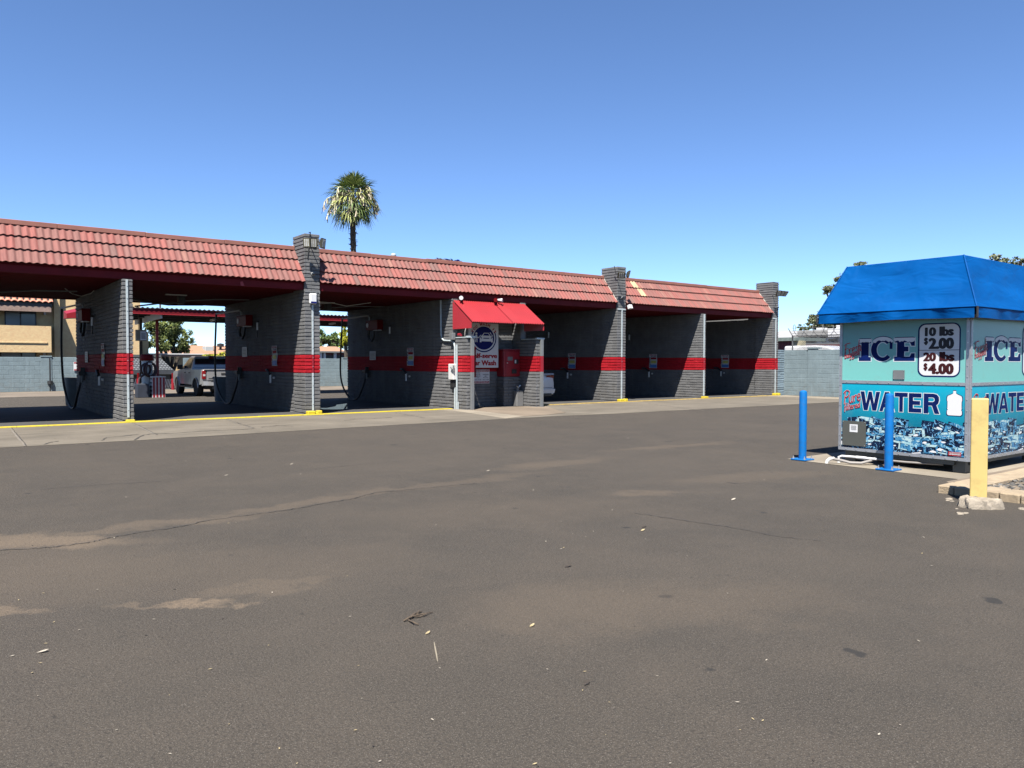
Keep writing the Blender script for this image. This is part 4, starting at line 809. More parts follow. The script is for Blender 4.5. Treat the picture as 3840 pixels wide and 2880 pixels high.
    # trims with screws
    def bar(u0, v0, u1, v1, d=.012):
        b = MB(); P_ = [O+U*u0*su+Z*v0, O+U*u1*su+Z*v1]; c_ = (P_[0]+P_[1])/2; b.obox(c_+N*(d/2-.004), U*((u1-u0)*su/2), Z*((v1-v0)/2), N*(d/2), 0)
        L = max((u1-u0)*su, v1-v0); n = int(L/.15); hor = (u1-u0)*su > (v1-v0)
        for i in range(n):
            q = (i+.5)/n; p = P_[0].lerp(P_[1], .5); p = (O+U*su*(u0+(u1-u0)*q)+Z*(v0+v1)/2) if hor else (O+U*su*(u0+u1)/2+Z*(v0+(v1-v0)*q))
            b.obox(p+N*(d-.002), U*.007, Z*.007, N*.004, 1)
        b.build('trim', [M['alu'], M['bolt']], KI)
    e = .045/su
    bar(e, 1.192, w1_-e, 1.236); bar(e, .178, w1_-e, .222, .014); bar(e, 2.10, w1_-e, 2.15); bar(.0, .178, e-.001, 2.15, .015); bar(w1_-e+.001, .178, w1_, 2.15, .015)
    return up_, lo_
UL = V3(0, -1, 0)
kiosk_face((11.022, 6.372, 0), (0, -1, 0), (-1, 0, 0), 1.840, 1.0, 'left', 3)
kiosk_face((11.025, 4.527, 0), (1, 0, 0), (0, -1, 0), 2.72, 1.475, 'right', 3)
O, U, N, Z = V3(11.022, 6.372, 0), V3(0, -1, 0), V3(-1, 0, 0), V3(0, 0, 1)
def plate(nm, u0, v0, u1, v1, m_, lift, d, par=KI):
    b = MB(); c = O+U*((u0+u1)/2)+Z*((v0+v1)/2)+N*(lift+d/2); b.obox(c, U*(u1-u0)/2, Z*(v1-v0)/2, N*d/2, 0)
    for su_ in (-1, 1):
        for sv in (-1, 1): b.obox(c+U*su_*((u1-u0)/2-.012)+Z*sv*((v1-v0)/2-.012)+N*(d/2+.001), U*.005, Z*.005, N*.003, 1)
    return b.build(nm, [M[m_], M['bolt']], par)
plate('blank_plate', .821, 1.264, .984, 1.395, 'steelgray', .006, .006); hp = plate('access_panel', .068, .255, .433, .625, 'kgray', .008, .012)
b = MB(); c = O+U*.247+Z*.518+N*.0215; b.obox(c, U*.062, Z*.058, N*.001, 0)
for i in range(6): b.obox(c+Z*(.035-.012*i)+N*.0016, U*(.045-.006*(i % 2)), Z*.0022, N*.0004, 1)
b.build('paper_notice', [M['paper'], M['inkgrey']], hp)
b = MB(); c = O+U*1.675+Z*.268+N*.009; b.obox(c, U*.081, Z*.026, N*.001, 0); put_text(b, 'FOR MORE INFORMATION', c+N*.002, U, Z, (-.07, .010, .07, .020), 1, .03); put_text(b, 'call 888-870-3633', c+N*.002, U, Z, (-.074, -.014, .074, .004), 1, .05); b.build('red_sticker', [M['signred'], M['glow']], KI)
# sub-frame
b = MB(); b.box((11.08, 5.65, .105), (11.16, 6.16, .178)); b.build('beam', M['kgray'], KI); b = MB(); b.box((11.05, 4.72, .11), (11.13, 5.60, .178)); b.build('beam', M['kgray'], KI); b = MB(); b.box((11.2, 4.60, .11), (13.7, 4.68, .178)); b.build('beam', M['kgray'], KI)
for x, y in ((11.10, 4.60), (11.10, 6.15), (13.45, 4.60), (13.45, 6.1)):
    b = MB(); b.cbox((x, y, .006), (x+.16, y+.16, .178), .006); b.build('foot', M['kgray'], KI)
# canvas canopy
CN = thing('kiosk_canopy', 'bright blue canvas hip canopy with a hanging valance on the ice kiosk', 'canopy', (12.4, 5.45, 2.1))
def canvas_mat():
    m = NT('blue_canvas'); m.b.inputs['Roughness'].default_value = .55; m.b.inputs['Specular IOR Level'].default_value = .06
    m.col(m.mix(m.mr(m.noise(1.4, 3), .3, .7), (.0, .095, .36), (.0, .125, .45))); mp = m.n('ShaderNodeMapping'); mp.inputs['Scale'].default_value = (1, 1, 2.4); m.l(m.P(), mp.inputs['Vector'])
    m.bump(m.noise(2.2, 2, .5, mp.outputs[0], .8), .5, .05); return m.mat
M['canvas'] = canvas_mat()
BX0, BX1, BY0, BY1, BZ = 10.77, 14.02, 4.36, 6.60, 2.235; TX0, TX1, TY0, TY1, TZ = 11.09, 13.70, 4.66, 6.31, 2.955
Rc = random.Random(4)
def cloth(A, B_, C_, D, nu, nv, sag, nrm, nm, mtl=None, wr=.012):
    A, B_, C_, D, nrm = map(Vector, (A, B_, C_, D, nrm)); vs = []
    ph = [Rc.uniform(0, 6.28) for _ in range(6)]
    for j in range(nv+1):
        for i in range(nu+1):
            u, v_ = i/nu, j/nv; p = A.lerp(B_, u).lerp(D.lerp(C_, u), v_); ed = min(1, 6*min(u, 1-u))*min(1, 6*min(v_, 1-v_))
            wob = wr*(math.sin(9*u+5*v_+ph[0])*.5+math.sin(17*u-11*v_+ph[1])*.35+math.sin(4*u+14*v_+ph[2])*.5)
            vs.append(p-nrm*(sag*math.sin(math.pi*u)**.5*math.sin(math.pi*v_)+wob*ed if 0 < u < 1 and 0 < v_ < 1 else 0))
    b = MB(); b.add(vs, [(j*(nu+1)+i, j*(nu+1)+i+1, (j+1)*(nu+1)+i+1, (j+1)*(nu+1)+i) for j in range(nv) for i in range(nu)]); return b
T0, T1, T2, T3 = (TX0, TY1, TZ), (TX0, TY0, TZ), (TX1, TY0, TZ), (TX1, TY1, TZ); B0, B1, B2_, B3 = (BX0, BY1, BZ), (BX0, BY0, BZ), (BX1, BY0, BZ), (BX1, BY1, BZ)
body = MB()
for A, B_, C_, D, n_ in ((B0, B1, T1, T0, (-.9, 0, .4)), (B1, B2_, T2, T1, (0, -.9, .4)), (B2_, B3, T3, T2, (.9, 0, .4)), (B3, B0, T0, T3, (0, .9, .4))):
    q = cloth(A, B_, C_, D, 26, 12, .035, n_, ''); body.add(q.v, q.f)
mid = ((TX0+TX1)/2, (TY0+TY1)/2, TZ+.03)
for A, B_ in ((T0, T1), (T1, T2), (T2, T3), (T3, T0)): body.add([A, B_, mid], [(0, 1, 2)])
body.build('canvas', M['canvas'], CN, smooth=55)
for A, B_ in ((B0, B1), (B1, B2_), (B2_, B3), (B3, B0)):
    A, B_ = Vector(A), Vector(B_); d = (B_-A).normalized(); n_ = d.cross(V3(0, 0, -1)); A2, B2q = A+d*.025, B_-d*.025; vs = []; n = 40; R4 = random.Random(int(A.x*100+A.y*10))
    ph = R4.uniform(0, 6)
    for i in range(n+1):
        u = i/n; p = A2.lerp(B2q, u); wv = .016*math.sin(13*u+ph)+.012*math.sin(31*u+2*ph)+.006*math.sin(57*u)
        for z, k in ((-.012, .0), (-.06, .5), (-.138+.008*math.sin(7*u+ph), 1.0)): vs.append(p+V3(0, 0, z)+n_*(wv*k+.004*k))
    b = MB(); b.add(vs, [(3*i+j, 3*i+j+1, 3*i+3+j+1, 3*i+3+j) for i in range(n) for j in (0, 1)]); b.build('valance', M['canvas'], CN, smooth=60)
    b = MB(); b.tube([A, B_], .010, 6); b.build('hem_cord', M['canvas'], CN); b = MB(); b.tube([A-n_*.012, A-n_*.012+V3(0, 0, -.14)], .014, 6); b.build('frame_tube', M['darkmetal'], CN)
for A, B_ in ((B0, T0), (B1, T1), (B2_, T2), (B3, T3)):
    b = MB(); b.tube([A, B_], .011, 6); b.build('seam', M['canvas'], CN)
# ------------------------------------------------------------------ bollards, post, planter
M['bollblue'] = mat('blue_bollard_paint', (.002, .20, .62), .45, var=.10, scale=9, spec=.3, grime=(.05, .16, .36))
for x, y, lb in ((10.64, 6.74, 'blue steel bollard at the far left corner of the kiosk pad'), (10.61, 5.39, 'blue steel bollard standing in front of the WATER lettering')):
    t = thing('bollard', lb, 'bollard', (x, y, 0), 'blue bollards by the kiosk'); b = MB(); b.lathe((x, y, 0), [(.057, .025), (.057, 1.035), (.052, 1.056), (.036, 1.07), (0, 1.076)], 24); b.build('pipe', M['bollblue'], t, smooth=35)
    b = MB(); b.cbox((x-.125, y-.125, .006), (x+.125, y+.125, .026), .004); b.build('base_plate', M['bollblue'], t)
    for sx in (-1, 1):
        for sy in (-1, 1): b = MB(); b.tube([(x+sx*.095, y+sy*.095, .02), (x+sx*.095, y+sy*.095, .07)], .008, 6); b.lathe((x+sx*.095, y+sy*.095, .026), [(.016, 0), (.016, .014), (.009, .015)], 6); b.build('anchor_bolt', M['bolt'], t)
PO = thing('barrier_post', 'square pale yellow post set in a broken lump of concrete', 'post', (8.76, 3.52, 0))
d1 = Vector((.06, -.155, 0)).normalized()*.078; d2 = Vector((.155, .06, 0)).normalized()*.078
zp = .045; cpost = (atx(3645, 1493, 8.68)+atx(3440+960/3.6075, 1495, 8.74))/2; ztop = cpost.z-.002; pc_ = Vector((cpost.x, cpost.y, 0))+d2
b = MB(); b.obox((pc_.x, pc_.y, (ztop+.02)/2), d1, d2, (0, 0, (ztop-.02)/2)); 
M['postyellow'] = mat('pale_yellow_paint', (.90, .68, .24), .45, var=.05, scale=3, grime=(.62, .45, .17)); pm = b.build('post', M['postyellow'], PO)
bv = pm.modifiers.new('edge', 'BEVEL'); bv.width = .012; bv.segments = 3
def lump(nm, c, rx, ry, rz, seed, m_, parent=None, rot=0., nu=40, nv=16, flat_top=.7):
    R = random.Random(seed); ph = [(R.uniform(0, 6.28), R.uniform(0, 6.28)) for _ in range(8)]; vs = []; b = MB()
    for j in range(nv+1):
        v_ = j/nv*math.pi*.5
        for i in range(nu):
            a = 2*math.pi*i/nu; k = 1+.13*math.sin(2*a+ph[0][0])+.10*math.sin(3*a+ph[1][0])+.06*math.sin(7*a+ph[2][0]+3*v_)+.05*math.sin(11*a+5*v_+ph[3][0])+R.uniform(-.025, .025)
            r = math.cos(v_)**.45*k; z = min(math.sin(v_), flat_top)*(1+.08*math.sin(3*a+ph[4][0]))+R.uniform(-.03, .03)
            x, y = rx*r*math.cos(a), ry*r*math.sin(a); vs.append((c[0]+x*math.cos(rot)-y*math.sin(rot), c[1]+x*math.sin(rot)+y*math.cos(rot), c[2]+rz*z))
    b.add(vs, [(j*nu+i, j*nu+(i+1) % nu, (j+1)*nu+(i+1) % nu, (j+1)*nu+i) for j in range(nv) for i in range(nu)]); return b.build(nm, m_, parent, smooth=35)
M['rock'] = mat('broken_concrete', (.44, .375, .29), .95, var=.25, scale=9, bump=.9, bscale=55, grime=(.22, .19, .16)); lump('footing', (8.66, 3.45, -.04), .17, .19, .19, 5, M['rock'], PO, rot=math.radians(14))
for i, (px, py, s_) in enumerate(((3600, 1927, .05), (3622, 1925, .035), (3588, 1908, .022), (3553, 1877, .03), (3560, 1872, .045), (3570, 1880, .028), (3835, 1910, .05))):
    p = gr(px, py); tag(lump('concrete_chip', (p.x, p.y, -.005), s_, s_*.7, s_*.5, 20+i, M['rock'], None, nu=14, nv=6), 'loose chip of broken pale concrete by the yellow post and kerb', 'rubble', 'concrete chips by the yellow post')
M['curb'] = mat('planter_block', (.50, .385, .25), .92, var=.16, scale=7, bump=.7, bscale=50, grime=(.36, .30, .23))
b = MB(); R5 = random.Random(8); y = 4.12
while y > -3: L = R5.uniform(.17, .24); b.cbox((9.23-(4.12-y)*.09*0+R5.uniform(-.008, .008), y-L+.008, -.05), (9.60, y, .094+R5.uniform(-.004, .004)), .012); y -= L
x = 9.61
while x < 16: L = R5.uniform(.35, .5); b.cbox((x, 3.80, -.05), (x+L-.006, 4.11+R5.uniform(-.006, .006), .092+R5.uniform(-.004, .004)), .012); x += L
tag(b.build('planter_kerb', M['curb'], loc=(0, 0, 0)), kind='structure')
sheet('path_strip', [(9.62, 4.11), (15, 4.11), (15, 4.31), (9.9, 4.31)], .045, M['pink'])
sheet('planter_soil', [(9.55, -3), (16, -3), (16, 3.82), (9.55, 3.82)], .05, mat('planter_earth', (.13, .10, .075), .95, var=.3, scale=12))
b = MB(); R6 = random.Random(12)
for i in range(5200):
    x = 9.62+abs(R6.gauss(0, 1.0)) if i % 2 else R6.uniform(9.62, 13); y = R6.uniform(.6, 3.78)
    if x > 13: continue
    s_ = R6.uniform(.012, .028); a = R6.uniform(0, 3.14); t = R6.uniform(-.4, .4); ux = V3(math.cos(a), math.sin(a), t)*s_; uy = V3(-math.sin(a), math.cos(a), R6.uniform(-.3, .3))*s_*.75; b.obox((x, y, .055+s_*.4), ux, uy, V3(0, 0, s_*.5), R6.randint(0, 2))
tag(b.build('gravel', [mat('gravel_tan', (.36, .29, .21), .9, var=.3, scale=20), mat('gravel_grey', (.20, .19, .17), .9, var=.3, scale=20), mat('gravel_dark', (.11, .105, .095), .9, var=.3, scale=20)], loc=(0, 0, 0)), kind='stuff')
# plumbing at the kiosk corner
t = thing('drain_pipe', 'white plastic pipe and grey hose coming out of the asphalt by the kiosk', 'pipe', (10.7, 6.1, 0)); M['hosegray'] = mat('hose_gray', (.36, .33, .30), .6)
b = MB(); b.tube([(10.80, 6.24, 0), (10.80, 6.24, .088), (10.82, 6.2, .105), (10.85, 6.05, .105), (10.92, 5.72, .098)], .018, 8); b.lathe((10.80, 6.24, 0), [(.024, .0), (.024, .03)], 10); b.tube([(10.86, 6.0, .104), (10.89, 5.86, .101)], .022, 8); b.build('pipe', M['white'], t, smooth=40)
b = MB(); b.tube([(10.92, 5.74, .098), (11.0, 5.35, .09), (11.15, 4.9, .09)], .015, 8); b.tube([(10.62, 6.23, .075), (10.66, 6.12, .06), (10.70, 6.0, .035), (10.78, 5.88, .035), (10.88, 5.80, .07), (11.0, 5.78, .1)], .021, 8); b.build('hose', M['hosegray'], t, smooth=40)
b = MB(); b.tube([(10.57, 6.30, -.01), (10.575, 6.29, .04), (10.60, 6.26, .075), (10.64, 6.22, .078)], .026, 10); b.build('elbow', M['offwhite'], t, smooth=40)
# ------------------------------------------------------------------ things lying on the asphalt
def twig():
    t = thing('dry_twig', 'dry brown forked twig lying on the asphalt in the foreground', 'twig', (2.22, 3.86, 0)); b = MB()
    for pl in ([(1513, 2328), (1530, 2318), (1560, 2306), (1590, 2301), (1622, 2295)], [(1530, 2318), (1555, 2300), (1580, 2293)], [(1532, 2325), (1550, 2333), (1570, 2342)], [(1535, 2320), (1545, 2310), (1575, 2312), (1600, 2300)], [(1560, 2306), (1572, 2290)]):
        b.tube([gr(*p, .006+.012*(i % 2)) for i, p in enumerate(pl)], [.006-.0035*i/len(pl) for i in range(len(pl))], 5)
    b.build('stem', M['twig'], t)
M['twig'] = mat('dry_wood', (.12, .085, .055), .9, var=.3, scale=30); twig()
b = MB(); b.tube([gr(1628, 2408, .004), gr(1632, 2430, .004), gr(1637, 2455, .004), gr(1641, 2480, .004)], [.002, .004, .004, .002], 5); tag(b.build('straw', mat('straw', (.42, .36, .26), .9)), 'thin pale straw on the asphalt near the forked twig', 'straw')
M['leafdry'] = mat('dry_leaf', (.50, .40, .22), .8, var=.2, scale=30); M['leafpale'] = mat('pale_leaf', (.52, .46, .37), .8); M['leafbrown'] = mat('brown_leaf', (.05, .038, .028), .9)
def leaf(b, p, s, a, mi, curl=.4):
    c = Vector((p.x, p.y, .004)); u = V3(math.cos(a), math.sin(a), 0)*s; v_ = V3(-math.sin(a), math.cos(a), 0)*s*.42; z = V3(0, 0, s*curl)
    b.add([c-u, c-u*.2-v_+z*.3, c+u*.5-v_*.8+z*.6, c+u+z, c+u*.5+v_*.8+z*.7, c-u*.2+v_+z*.35, c+u*.2+z*.1], [(0, 1, 6), (1, 2, 6), (2, 3, 6), (3, 4, 6), (4, 5, 6), (5, 0, 6)], mi)
for px, py, s_, a, lb, m_ in ((1995, 2349, .024, .3, 'curled yellow leaf right of the forked twig', 'leafdry'), (160, 2447, .028, -.2, 'pale torn scrap of paper at the lower left of the asphalt', 'leafpale'), (1093, 1742, .03, .2, 'pale leaf on the asphalt below the booth', 'leafpale'), (1830, 1767, .03, .1, 'long pale leaf in the middle of the asphalt', 'leafpale'), (2410, 1991, .03, .1, 'yellow leaf beside dark spots in the middle right asphalt', 'leafdry'), (2415, 1977, .035, .1, 'dark brown dead leaf just behind a yellow leaf', 'leafbrown'), (2130, 2126, .035, 0., 'dark curled leaf in the middle of the asphalt', 'leafbrown'), (2200, 2565, .028, .4, 'dark flattened leaf low in the middle foreground', 'leafbrown'), (1604, 2377, .022, .4, 'tan leaf just below the forked twig', 'leafdry'), (848, 1784, .03, .1, 'cream leaf near the left side of the asphalt', 'leafpale'), (2750, 1875, .04, .1, 'flat pale leaf on the right side of the asphalt', 'leafpale')):
    b = MB(); leaf(b, gr(px, py), s_, a, 0); tag(b.build('fallen_leaf', M[m_]), lb, 'leaf')
b = MB(); R7 = random.Random(21)
for i in range(150):
    px = R7.uniform(0, 3500); py = 1640+1240*R7.random()**1.6
    if px > 3300 and py < 1950: continue
    p = gr(px, py); leaf(b, p, R7.uniform(.003, .009)*(1+.08*p.length), R7.uniform(0, 6.28), R7.choice((0, 1, 1, 2)), .3)
tag(b.build('leaf_litter', [M['leafdry'], M['leafpale'], M['leafbrown']], loc=(0, 0, 0)), kind='stuff')
# ------------------------------------------------------------------ block walls round the lot
def cmu(name, lb, O, U, L, z1, N, th, m_, piers=(), h=.2032, z0=-.1, bl=.406, base=0., seed=70, prot=.007, jit=.002):
    t = thing(name, lb, 'block wall', (O[0], O[1], 0)); O, U, N = Vector(O), Vector(U), Vector(N); b = MB(); c = O+U*(L/2)-N*(th/2); b.obox((c.x, c.y, (z0+z1)/2), U*L/2, N*th/2, V3(0, 0, (z1-z0)/2))
    blocks(b, O, U, L, z0, z1, N, bl=bl, h=h, prot=prot, jit=jit, red=None, seed=seed, base=base, joint=.008); b.build('masonry', M[m_], t)
    for (u, w_, zt) in piers:
        b = MB(); p = O+U*u; c = p+U*(w_/2)+N*.01; b.obox((c.x, c.y, (z0+zt)/2), U*w_/2, N*.022, V3(0, 0, (zt-z0)/2)); blocks(b, p+N*.03, U, w_, z0, zt, N, bl=w_, h=h, prot=.005, jit=.001, red=None, seed=seed+3, base=base, joint=.006)
        c = p+U*(w_/2)-N*.08; b.obox((c.x, c.y, zt+.03), U*(w_/2+.02), N*.14, V3(0, 0, .03)); b.build('pier', M[m_], t)
    return t
YW = 44.2; xs0 = at(470, 1400, YW).x; xs1 = at(690, 1400, YW).x
zl = at(94, 1338.6, YW).z; zr = at(1248, 1344.5, YW).z; p1 = at(154, 1400, YW).x
bw = cmu('block_wall', 'blue-grey block wall behind the leftmost bay, below the tan apartments', (-8, YW, 0), (1, 0, 0), xs0+8, zl, (0, -1, 0), .2, 'bluewall', ((p1+8, .45, zl+.01),), h=.212, bl=.424, seed=71)
b = MB(); b.box((at(184.5, 1400, YW).x, YW-.05, .02), (at(189, 1400, YW).x, YW-.045, zl-.05)); b.lathe((at(187, 1400, YW).x, YW-.06, at(187, 1434, YW).z), [(.12, -.08), (.12, .08)], 8); b.build('drain_slot', M['darkmetal'], bw)
cmu('block_wall', 'blue-grey block wall behind the puddled bay, below the storage doors', (xs1, YW, 0), (1, 0, 0), 60-xs1, zr, (0, -1, 0), .2, 'bluewall', ((at(1287, 1400, YW).x-xs1, .42, zr+.01),), h=.212, bl=.424, seed=73)
t = thing('warning_sign', 'small white warning sign with red bars on the rear block wall', 'sign', (at(284, 1375, YW).x, YW, 1.2)); a_, c_ = at(276, 1390, YW-.06), at(296, 1357, YW-.06)
b = MB(); b.box((a_.x, YW-.06, a_.z), (c_.x, YW-.045, c_.z)); b.build('plate', M['signwhite'], t); b = MB(); hz = c_.z-a_.z
for q0, q1 in ((.82, .96), (.04, .16)): b.box((a_.x+.02, YW-.066, a_.z+hz*q0), (c_.x-.02, YW-.061, a_.z+hz*q1))
b.build('bars', M['signred'], t)
cmu('block_wall', 'blue-grey block wall running from the far end pillar to behind the kiosk', (31.22, 20.9, 0), (0, -1, 0), 24, 2.07, (-1, 0, 0), .2, 'bluewall', ((20.9-atx(3068, 1400, 31.22).y-.5, .5, 2.12),), seed=75)
t = thing('block_pier', 'pale blue slump block pier between the car wash end and the yard wall', 'block pier', (31, 20.8, 0)); b = MB(); core(b, 30.76, 31.20, 20.80, 21.2, 2.08, red=(9, 9)); blocks(b, (30.75, 20.79, 0), (1, 0, 0), .46, -.05, 2.08, (0, -1, 0), red=None, seed=77, jit=.008); b.build('masonry', M['bluepier'], t)
# chain link fence with coiled wire on top
FX = 31.55; FE = thing('chain_link_fence', 'chain-link fence with coiled barbed wire above the right block wall', 'fence', (FX, 17, 0)); M['wire'] = mat('fence_wire', (.16, .16, .16), .6, .2); ya, yb = 20.6, 8.
b = MB(); z0, z1 = 1.9, 2.72; sp = .085
for sgn in (1, -1):
    y = yb-1
    while y < ya+1:
        p, q = V3(FX, y, z0), V3(FX, y+sgn*(z1-z0), z1)
        if min(p.y, q.y) >= yb and max(p.y, q.y) <= ya: d = (q-p).normalized(); n_ = V3(1, 0, 0).cross(d)*.006; b.add([p-n_, p+n_, q+n_, q-n_], [(0, 1, 2, 3)])
        y += sp
b.build('mesh', M['wire'], FE); b = MB(); b.tube([(FX, ya, z1), (FX, yb, z1)], .025, 8); b.build('top_rail', M['wire'], FE)
yp = atx(2972, 1300, FX).y
for y in (yp, yp-3., yp-6., yp-9): b = MB(); b.tube([(FX, y, 0), (FX, y, z1+.02)], .035, 8); b.tube([(FX, y, z1), (FX-.02, y+.22, z1+.36)], .022, 6); b.build('fence_post', M['wire'], FE)
b = MB(); pts = []; n = 420
for i in range(n): a = i/n*2*math.pi*26; pts.append((FX+.24*math.cos(a), ya-(ya-yb)*i/n, 2.98+.26*math.sin(a)))
b.tube(pts, .013, 4); 
for dz in (.12, .24, .36): b.tube([(FX, ya, z1+dz), (FX, yb, z1+dz)], .008, 4)
b.build('wire_coil', M['wire'], FE)
# ------------------------------------------------------------------ buildings right of the car wash
M['whitestucco'] = mat('white_stucco', (1.5, 1.42, 1.28), .9, var=.06, bump=.2); M['rolldoor'] = mat('maroon_door', (.22, .03, .035), .5, var=.1); M['teal'] = mat('gray_green_trim', (.24, .30, .27), .6)
def ybox(b, px0, py0, px1, py1, X, d, mi=0):    # box on the plane X seen between two photo points
    zx = (px0+min(px1, 3160))/2; p, q = atx(px0, py0, X), atx(px1, py1, X); p.z = atx(zx, py0, X).z; q.z = atx(zx, py1, X).z; b.box((X, p.y, p.z), (X+d, q.y, q.z), mi)
WB = thing('flat_roofed_building', 'long white flat-roofed stucco building beyond the wire-topped fence', 'building', (55, 35, 0)); b = MB(); ybox(b, 2860, 1360, 3330, 1239, 54, 10); ybox(b, 3061, 1240, 3081, 1229, 53.8, .8); ybox(b, 3104, 1262, 3330, 1231, 53.4, 3); ybox(b, 3136, 1231, 3160, 1216, 54, 2); b.build('wall', M['whitestucco'], WB)
b = MB(); ybox(b, 3016, 1285, 3059, 1262, 53.9, .3); b.build('opening', M['darkmetal'], WB); b = MB(); ybox(b, 3073, 1282, 3095, 1262, 53.9, .3); b.build('opening', M['darkmetal'], WB)
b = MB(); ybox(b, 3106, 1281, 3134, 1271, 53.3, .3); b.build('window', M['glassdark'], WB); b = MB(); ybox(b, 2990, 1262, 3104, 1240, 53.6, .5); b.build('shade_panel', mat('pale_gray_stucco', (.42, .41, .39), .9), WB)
b = MB(); ybox(b, 2985, 1292, 3330, 1286, 52, 2.2); b.build('lower_roof', M['steelgray'], WB)
SB = thing('storage_shed', 'low maroon corrugated shed with a grey-green roof edge behind the right wall', 'shed', (44, 30, 0)); b = MB(); n = 60; p, q = atx(2860, 1281, 44), atx(2972, 1281, 44); lo = []
for i in range(n+1): y = p.y+(q.y-p.y)*i/n; lo.append((44+.03*math.cos(i*2.1), y, 0)); 
b.add(lo+[(v[0], v[1], p.z) for v in lo], [(i, i+1, n+2+i, n+1+i) for i in range(n)]); b.build('wall', M['rolldoor'], SB); b = MB(); b.box((43.7, p.y, p.z), (47, q.y-.5, p.z+.22)); b.build('roof', M['teal'], SB); b = MB(); b.box((43.9, q.y, 0), (44.3, q.y-.75, p.z)); b.build('pier', mat('cream_pier', (.62, .55, .36), .8), SB)
b = MB(); ybox(b, 2990, 1360, 3330, 1292, 50, 1.5); tag(b.build('storage_wall', M['rolldoor']), 'dark red wall strip under the long grey roof beyond the fence', 'wall')
# ------------------------------------------------------------------ vehicles
def loft(b, rings, mi=0, close=True):
    n = len(rings[0]); vs = [p for r in rings for p in r]; fs = [(i*n+k, i*n+(k+1) % n, (i+1)*n+(k+1) % n, (i+1)*n+k) for i in range(len(rings)-1) for k in range(n)]
    if close: fs += [tuple(range(n-1, -1, -1)), tuple(range((len(rings)-1)*n, len(rings)*n))]
    b.add(vs, fs, mi)
def paint(name, c, rough=.28, metal=.4):
    m = NT(name); m.b.inputs['Roughness'].default_value = rough; m.b.inputs['Metallic'].default_value = metal; m.alb = .45+.4*metal; m.b.inputs['Coat Weight'].default_value = .6; m.b.inputs['Coat Roughness'].default_value = .06; m.col(m.mix(m.mr(m.noise(1.5, 3), .3, .7), sc(c, .94), sc(c, 1.04))); return m.mat
M['silver'] = paint('silver_paint', (.42, .41, .40)); M['carwhite'] = paint('white_car_paint', (1.55, 1.57, 1.62), .25, 0.); M['chrome'] = mat('chrome', (.65, .65, .66), .12, 1., var=.02); M['tyre'] = mat('tyre_rubber', (.018, .018, .019), .85, bump=.3); M['rim'] = mat('dark_rim', (.10, .10, .105), .35, .8)
M['taillight'] = mat('tail_light', (.30, .006, .008), .15, var=.3, scale=25); M['lightclear'] = mat('clear_light', (.7, .68, .66), .15); M['blackplastic'] = mat('black_plastic', (.02, .02, .021), .5)
def wheel(par, x, y, r, wd, side):
    b = MB(); b.lathe((x, y, r), [(r*.62, -wd/2), (r*.93, -wd/2), (r, -wd*.36), (r, wd*.36), (r*.93, wd/2), (r*.62, wd/2)], 28, 0, 'x'); wt = b.build('wheel', M['tyre'], par, smooth=40)
    b = MB(); xo = x+side*(wd/2-.03); b.lathe((xo, y, r), [(r*.64, -.01), (r*.64, .01), (r*.58, .012), (r*.58, -.012)], 24, 0, 'x')
    for k in range(6): a = 2*math.pi*k/6; d = V3(0, math.cos(a), math.sin(a)); s_ = V3(0, -math.sin(a), math.cos(a)); c = V3(xo, y, r)+d*(r*.33); b.obox(c, V3(.012, 0, 0), d*(r*.31), s_*(r*.075))
    b.lathe((xo, y, r), [(r*.16, -.02), (r*.16, .02)], 12, 0, 'x'); b.build('rim', M['rim'], wt)
    b = MB(); b.lathe((x+side*(wd/2-.09), y, r), [(r*.6, -.01), (r*.6, .01)], 20, 0, 'x'); b.build('brake_disc', M['blackplastic'], wt)
def side_panel(b, prof, x, nx, d, mi=0): b.prism(prof, (x, 0, 0), (0, 1, 0), (0, 0, 1), (nx, 0, 0), d, mi)
def arch(cy, r, z0, n=9): return [(cy+r*math.cos(math.pi-math.pi*i/n), max(z0, .40+r*math.sin(math.pi*i/n))) for i in range(n+1)]
